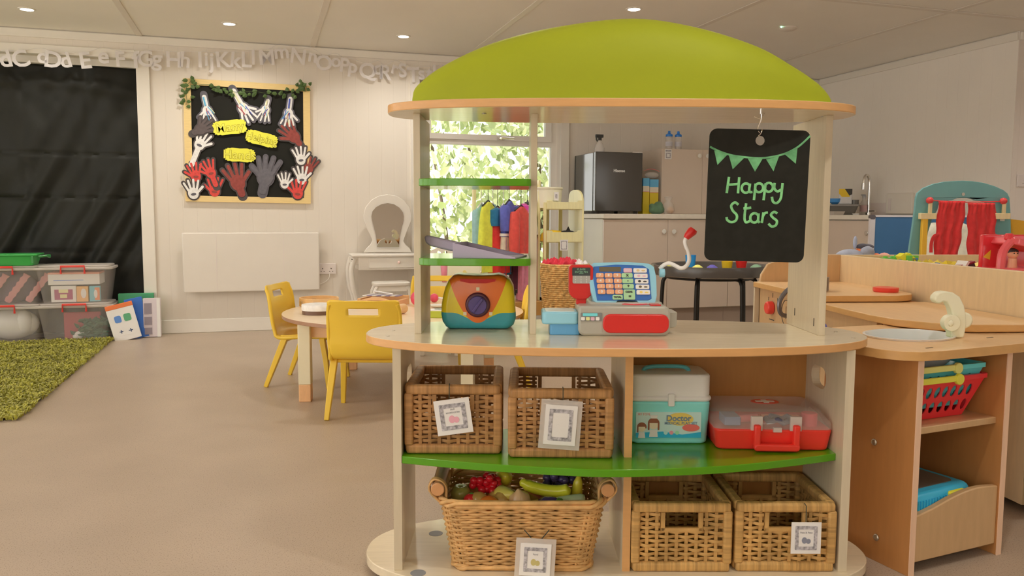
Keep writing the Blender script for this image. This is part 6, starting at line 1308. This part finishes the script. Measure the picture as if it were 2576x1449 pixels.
mk('tap_handle', M().cyl((a_[0],-.022,a_[1]),(a_[0],.0,a_[1]),.022,n=28).sph((a_[0]-.004,-.022,a_[1]),(.008,.004,.009),10,6), m_cr, tp_, bev=.005, seg=3); mk('tap_handle', M().cyl((b_[0],.004,b_[1]),(b_[0],.028,b_[1]),.022,n=28), m_cr, tp_, bev=.005, seg=3)
# baskets on the sink shelf
def SK(name,label,cat,x,y,z,turn=0,group=None):
    a=radians(SA); return thing(name,label,cat,SP(SU+cos(a)*x-sin(a)*y, SW_+sin(a)*x+cos(a)*y, z),SY+a+radians(turn),group)
def toy_basket(label,x,y,z,c,hc,h=.105,scale=1,hdl=None,turn=0):
    t=SK('toy_shopping_basket',label,'toy basket',x,y,z,turn,'toy shopping baskets on the sink shelf'); mt_=plastic('basket %d%d%d'%c,c,.35,1.5)
    L=.135*scale; D=.085*scale; g=.035
    hs=[]
    for r_,zz in ((0,.032),(1,.075)):
        for i in range(7): hs.append(ell(-L+.045+i*(2*L-.09)/6,zz*h/.105,.0105,.016*h/.105,12))
    def face(sgn):
        m=M().prism([(-L+g,0),(L-g,0),(L,h),(-L,h)],'y',-.0015,.0015,holes=[q for q in hs if 1])
        m.v=[Vector((p.x,p.y*1+sgn*(D-g+g*p.z/h),p.z)) for p in m.v]; return m
    mk('basket_side', face(-1), mt_, t, sm=None); mk('basket_side', face(1), mt_, t, sm=None)
    for s_ in (-1,1): mk('basket_end', M().add([(s_*(L-g),-(D-g),0),(s_*(L-g),D-g,0),(s_*L,D,h),(s_*L,-D,h)],[(0,1,2,3)]), mt_, t, solid=.003)
    mk('basket_bottom', M().box(-L+g,L-g,-D+g,D-g,0,.003), mt_, t)
    mk('basket_rim', M().prism(rrect(-L-.008,L+.008,-D-.008,D+.008,.01),'z',h,h+.012,holes=[rrect(-L+.002,L-.002,-D+.002,D-.002,.008)]), mt_, t, bev=.002)
    hm3=plastic('handle %d%d%d'%hc,hc,.4,1.5)
    hh_=mk('carry_handle', M().box(-L-.01,.02,-D-.016,-D-.008,h+.0,h+.016).prism(ell(.02,h+.006,.0145,.0145,18),'y',-D-.019,-D-.008).box(-L-.018,-L-.008,-D-.016,D+.016,h,h+.016), hm3, t, bev=.002)
    return t
toy_basket('red toy shopping basket with a yellow handle on the middle shelf of the toy sink',.165,.125,.374,(178,34,36),(206,170,50))
tb2=toy_basket('teal toy shopping basket nested in the red one, with a lime handle',.165,.127,.402,(74,150,156),(166,180,84)); tb2.scale=(.985,.97,1)
gl_=SK('green_toy_dish','olive green toy dish lying on top of the teal basket','toy dish',.20,.15,.523); mk('dish', taper(-.075,.075,-.055,.055,0,.020,.012,.02), plastic('olive green dish',(110,136,44),.35,1.4), gl_, bev=.003)
solo('black_toy_part', M().box(-.035,.03,-.02,.02,0,.0065).cyl((.02,-.01,.003),(.05,-.01,.003),.003,n=10), m_hole, 'black toy part on the green dish directly under the sink top', 'toy', SP(*SV(gl_.location+Vector((0,0,.0205)))), rz=SY+radians(SA))
tp2=SK('grey_teal_toy_plate','grey teal toy pan lying inside the teal basket at the left','toy pan',.085,.115,.521); mk('pan', M().lathe([(0,.0),(.05,.0),(.056,.022),(.053,.022),(.048,.004),(0,.004)],28), plastic('grey teal pan',(96,124,128),.35,1.4), tp2)
# blue case in the bottom
bcs=SK('blue_toy_case','teal blue toy case with a dark picture lid in the toy sink bottom','toy case',.135,.150,.106,turn=4)
mb_=plastic('teal case plastic',(44,134,152),.35,1.25)
mk('case_body', M().prism(rrect(-.11,.14,-.12,.12,.03,6),'z',0,.088), mb_, bcs, bev=.016, seg=4)
rg=M()
for i in range(12): rg.cyl((-.09+i*.0115,-.1215,.02),(-.09+i*.0115,-.1215,.072),.0035,n=8)
mk('grip_ribs', rg, mb_, bcs)
ld=mk('picture_lid', M().prism(rrect(-.09,.11,-.085,.10,.02,6),'z',.0882,.0895), plastic('dark brown picture',(86,74,60),.4,1.2), bcs)
mk('yellow_oval', M().prism(ell(-.02,.0,.055,.045,28),'z',.0896,.0902,holes=[ell(-.02,.0,.045,.035,28)]), plastic('yellow oval print',(204,168,50),.4,1.2), ld); mk('blue_oval', M().prism(ell(-.02,.0,.045,.035,28),'z',.0896,.09), plastic('blue oval print',(70,130,170),.4,1.2), ld); mk('orange_badge', M().prism(ell(.055,.06,.018,.015,18),'z',.0896,.0902), plastic('orange badge',(206,140,60),.4,1.2), ld); mk('red_print', M().box(-.04,.0,-.012,.006,.0901,.0906), plastic('red lid print',(180,60,50),.4,1.2), ld)
mk('yellow_latch', M().box(.03,.10,-.127,-.110,.040,.080), plastic('yellow latch',(208,172,40),.35,1.2), bcs, bev=.008, seg=3)
# =================================================================== blue board and puppet theatre
q0=OW(2189,541,5.45); bb=ST('blue_easel_board','blue felt display board with a pale metal frame standing by the right wall','board',q0.x+.36,5.45)
m_blue=mat('blue board felt',pc(62,96,124),.55,.4,var=.05); m_alu=mat('pale aluminium frame',pc(196,180,168),.35,.5,.2,var=.02)
mk('board', M().box(-.34,.34,.002,.016,.42,q0.z-.012), m_blue, bb); mk('frame', M().prism(rrect(-.36,.36,.40,q0.z,.02),'y',-.004,.02,holes=[rrect(-.325,.325,.42,q0.z-.012,.004)]), m_alu, bb); mk('corner_cap', M().prism(rrect(-.362,-.325,q0.z-.028,q0.z+.002,.012),'y',-.007,.022).prism(rrect(.325,.362,q0.z-.028,q0.z+.002,.012),'y',-.007,.022), plastic('grey corner cap',(84,74,70)), bb)
for x in (-.33,.33): mk('leg', M().box(x-.015,x+.015,.0,.02,0,.40).box(x-.015,x+.015,-.2,.2,0,.02), m_alu, bb)
PTW=4.35
pth=ST('puppet_theatre','teal wooden puppet theatre with red curtains and a rounded top','puppet theatre',OW(2420,560,PTW).x,PTW)
pu0=OW(2420,560,PTW).x
def pq(x,y): p=OW(2300+x/5.174,420+y/5.174,PTW); return (p.x-pu0,p.z)
ol=[pq(*p) for p in ((-75,1160),(-20,780),(10,560),(25,400),(45,340),(120,275),(250,220),(400,190),(560,180),(640,178),(760,185),(900,205),(1050,250),(1160,300),(1215,345),(1240,400),(1252,560),(1262,900),(1290,1300))]
ol=[(ol[0][0]-.02,.0)]+ol+[(ol[-1][0]+.02,.0)]
op=[pq(*p) for p in ((130,1160),(180,850),(240,660),(300,560),(330,450),(490,435),(560,405),(700,400),(800,435),(930,450),(960,560),(1000,760),(1050,930),(1080,1160))]
m_teal=mat('teal painted board',pc(98,134,124),.45,.4,var=.04)
mk('front_panel', M().prism(ol,'y',0,.018,holes=[op]), m_teal, pth, bev=.002)
mk('wing', M().prism([(-.0,0),(.34,0),(.34,ol[0][1]+.3),(.30,pq(0,900)[1]),(.15,pq(0,700)[1]),(0,pq(0,655)[1])],'y',.03,.048).xf(T(pq(1150,0)[0],0,0)@RZ(-14)), mat('ochre painted board',pc(184,130,36),.45,.4,var=.04), pth)
m_cur=cloth('red theatre curtain',(186,48,44)); m_pole=wood('pale peg wood',(206,172,122),(8,8,1)); m_rb=plastic('red wooden ball',(190,58,52),.35)
def curtain(x0,x1,xb0,xb1,yt,yb):
    def fn(u,v):
        a=pq(x0+(x1-x0)*u,yt); b2=pq(xb0+(xb1-xb0)*u,yb); t_=v; g_=.012*math.exp(-v*6)*sin(40*u)
        return (a[0]+(b2[0]-a[0])*t_+.004*sin(5*t_*3+4*u), -.028+.0045*sin(18*u+2*v)*(.4+v)+g_*.5, a[1]+(b2[1]-a[1])*t_)
    return M().grid(fn,40,24)
for a in ((285,640,215,530,445,1190),(660,1025,655,1010,470,1190)):
    mk('curtain', curtain(*a), m_cur, pth, solid=.004, sm=70)
mk('tie_back', M().tube(smooth_line([(pq(280,880)[0],-.03,pq(280,880)[1]),(pq(215,900)[0],-.034,pq(215,900)[1]),(pq(180,990)[0],-.034,pq(180,990)[1]),(pq(175,1110)[0],-.034,pq(175,1110)[1])],4),.010,6,flat=(0,1,0)).tube(smooth_line([(pq(985,880)[0],-.03,pq(985,880)[1]),(pq(1040,910)[0],-.034,pq(1040,910)[1]),(pq(1065,990)[0],-.034,pq(1065,990)[1])],4),.010,6,flat=(0,1,0)), m_cur, pth)
for x,y in ((175,437),(1130,445)):
    p=pq(x,y); p2=pq(x,610); mk('curtain_peg', M().box(p2[0]-.008,p2[0]+.008,-.03,-.014,p2[1],p[1]), m_pole, pth, bev=.002); mk('peg_ball', M().sph((p[0],-.021,p[1]),(.019,.019,.018),16,10), m_rb, pth)
    p3=pq(x-55,635); mk('cross_block', M().box(p3[0]-.03+ .0,p3[0]+.055,-.032,-.002,p3[1]-.018,p3[1]+.014), m_pole, pth, bev=.002)
mk('curtain_wire', M().tube([(pq(175,437)[0],-.022,pq(0,437)[1]),(pq(640,462)[0],-.022,pq(0,458)[1]),(pq(1130,445)[0],-.022,pq(0,445)[1])],.003,6), m_rb, pth)
p3=pq(108,650); p4=pq(95,1160); mk('yellow_batten', M().box(p3[0]-.012,p3[0]+.016,-.03,-.004,.3,p3[1]), mat('amber painted wood',pc(214,150,44),.45,.4,var=.04), pth, bev=.002)
mk('maker_plate', M().box(pq(1155,0)[0],pq(1215,0)[0],-.0015,.0,pq(0,698)[1],pq(0,668)[1]), wht, pth)
mk('screw', M().cyl((pq(637,355)[0],-.002,pq(637,355)[1]),(pq(637,355)[0],.001,pq(637,355)[1]),.009,n=12), m_screw, pth)
# pale padded seat seen through the theatre opening
st_=ST('cream_armchair','cream padded chair behind the red curtains of the puppet theatre','armchair',OW(2416,560,4.9).x,4.72); sw_=.17
mk('backrest', M().prism(rrect(-sw_,sw_,.35,OW(2400,560,5.1).z,.10,8),'y',.28,.40), cloth('cream upholstery',(204,186,158)), st_, bev=.04, seg=4); mk('seat', M().prism(rrect(-sw_,sw_,-.1,.3,.06),'z',.22,.42), cloth('cream upholstery',(204,186,158)), st_, bev=.04, seg=4)
mk('armrest', M().box(-sw_-.06,-sw_,-.1,.38,.0,.60).box(sw_,sw_+.06,-.1,.38,.0,.60), cloth('cream upholstery',(204,186,158)), st_, bev=.04, seg=4); mk('base', M().box(-sw_,sw_,-.08,.38,.0,.22), cloth('navy base',(60,62,84)), st_)
# =================================================================== LIGHT, SKY, CAMERA
w = bpy.data.worlds.new('sky'); SC.world = w; w.use_nodes = True
bg = w.node_tree.nodes['Background']; bg.inputs[0].default_value = (1,.97,.92,1); bg.inputs[1].default_value = 3.0
s = bpy.data.lights.new('sun','SUN'); s.energy = 13; s.angle = radians(1.5); s.color = (1,.95,.84)
so = bpy.data.objects.new('sun', s); COL.objects.link(so); so.rotation_euler = Vector((cos(radians(47))*cos(radians(14)), cos(radians(47))*sin(radians(14)), -sin(radians(47)))).to_track_quat('-Z','Y').to_euler()
cd = bpy.data.cameras.new('camera'); cam = bpy.data.objects.new('camera', cd); COL.objects.link(cam)
cd.sensor_fit = 'HORIZONTAL'; cd.sensor_width = 36; cd.lens = 36*F/2576; cd.clip_start = .05; cd.clip_end = 60
R3 = Matrix((_r, _u, -_f)).transposed(); cam.matrix_world = Matrix.Translation(CAM) @ R3.to_4x4()
cd.shift_x = 0; cd.shift_y = 0
SC.camera = cam
SC.view_settings.view_transform = 'Standard'; SC.view_settings.look = 'None'; SC.view_settings.gamma = 1; SC.view_settings.use_curve_mapping = False
SC.view_settings.exposure = -0.27
cy = SC.cycles; cy.use_denoising = True; cy.max_bounces = 10; cy.diffuse_bounces = 6; cy.glossy_bounces = 4; cy.transparent_max_bounces = 16; cy.transmission_bounces = 6; cy.sample_clamp_indirect = 6; cy.caustics_reflective = False; cy.caustics_refractive = False
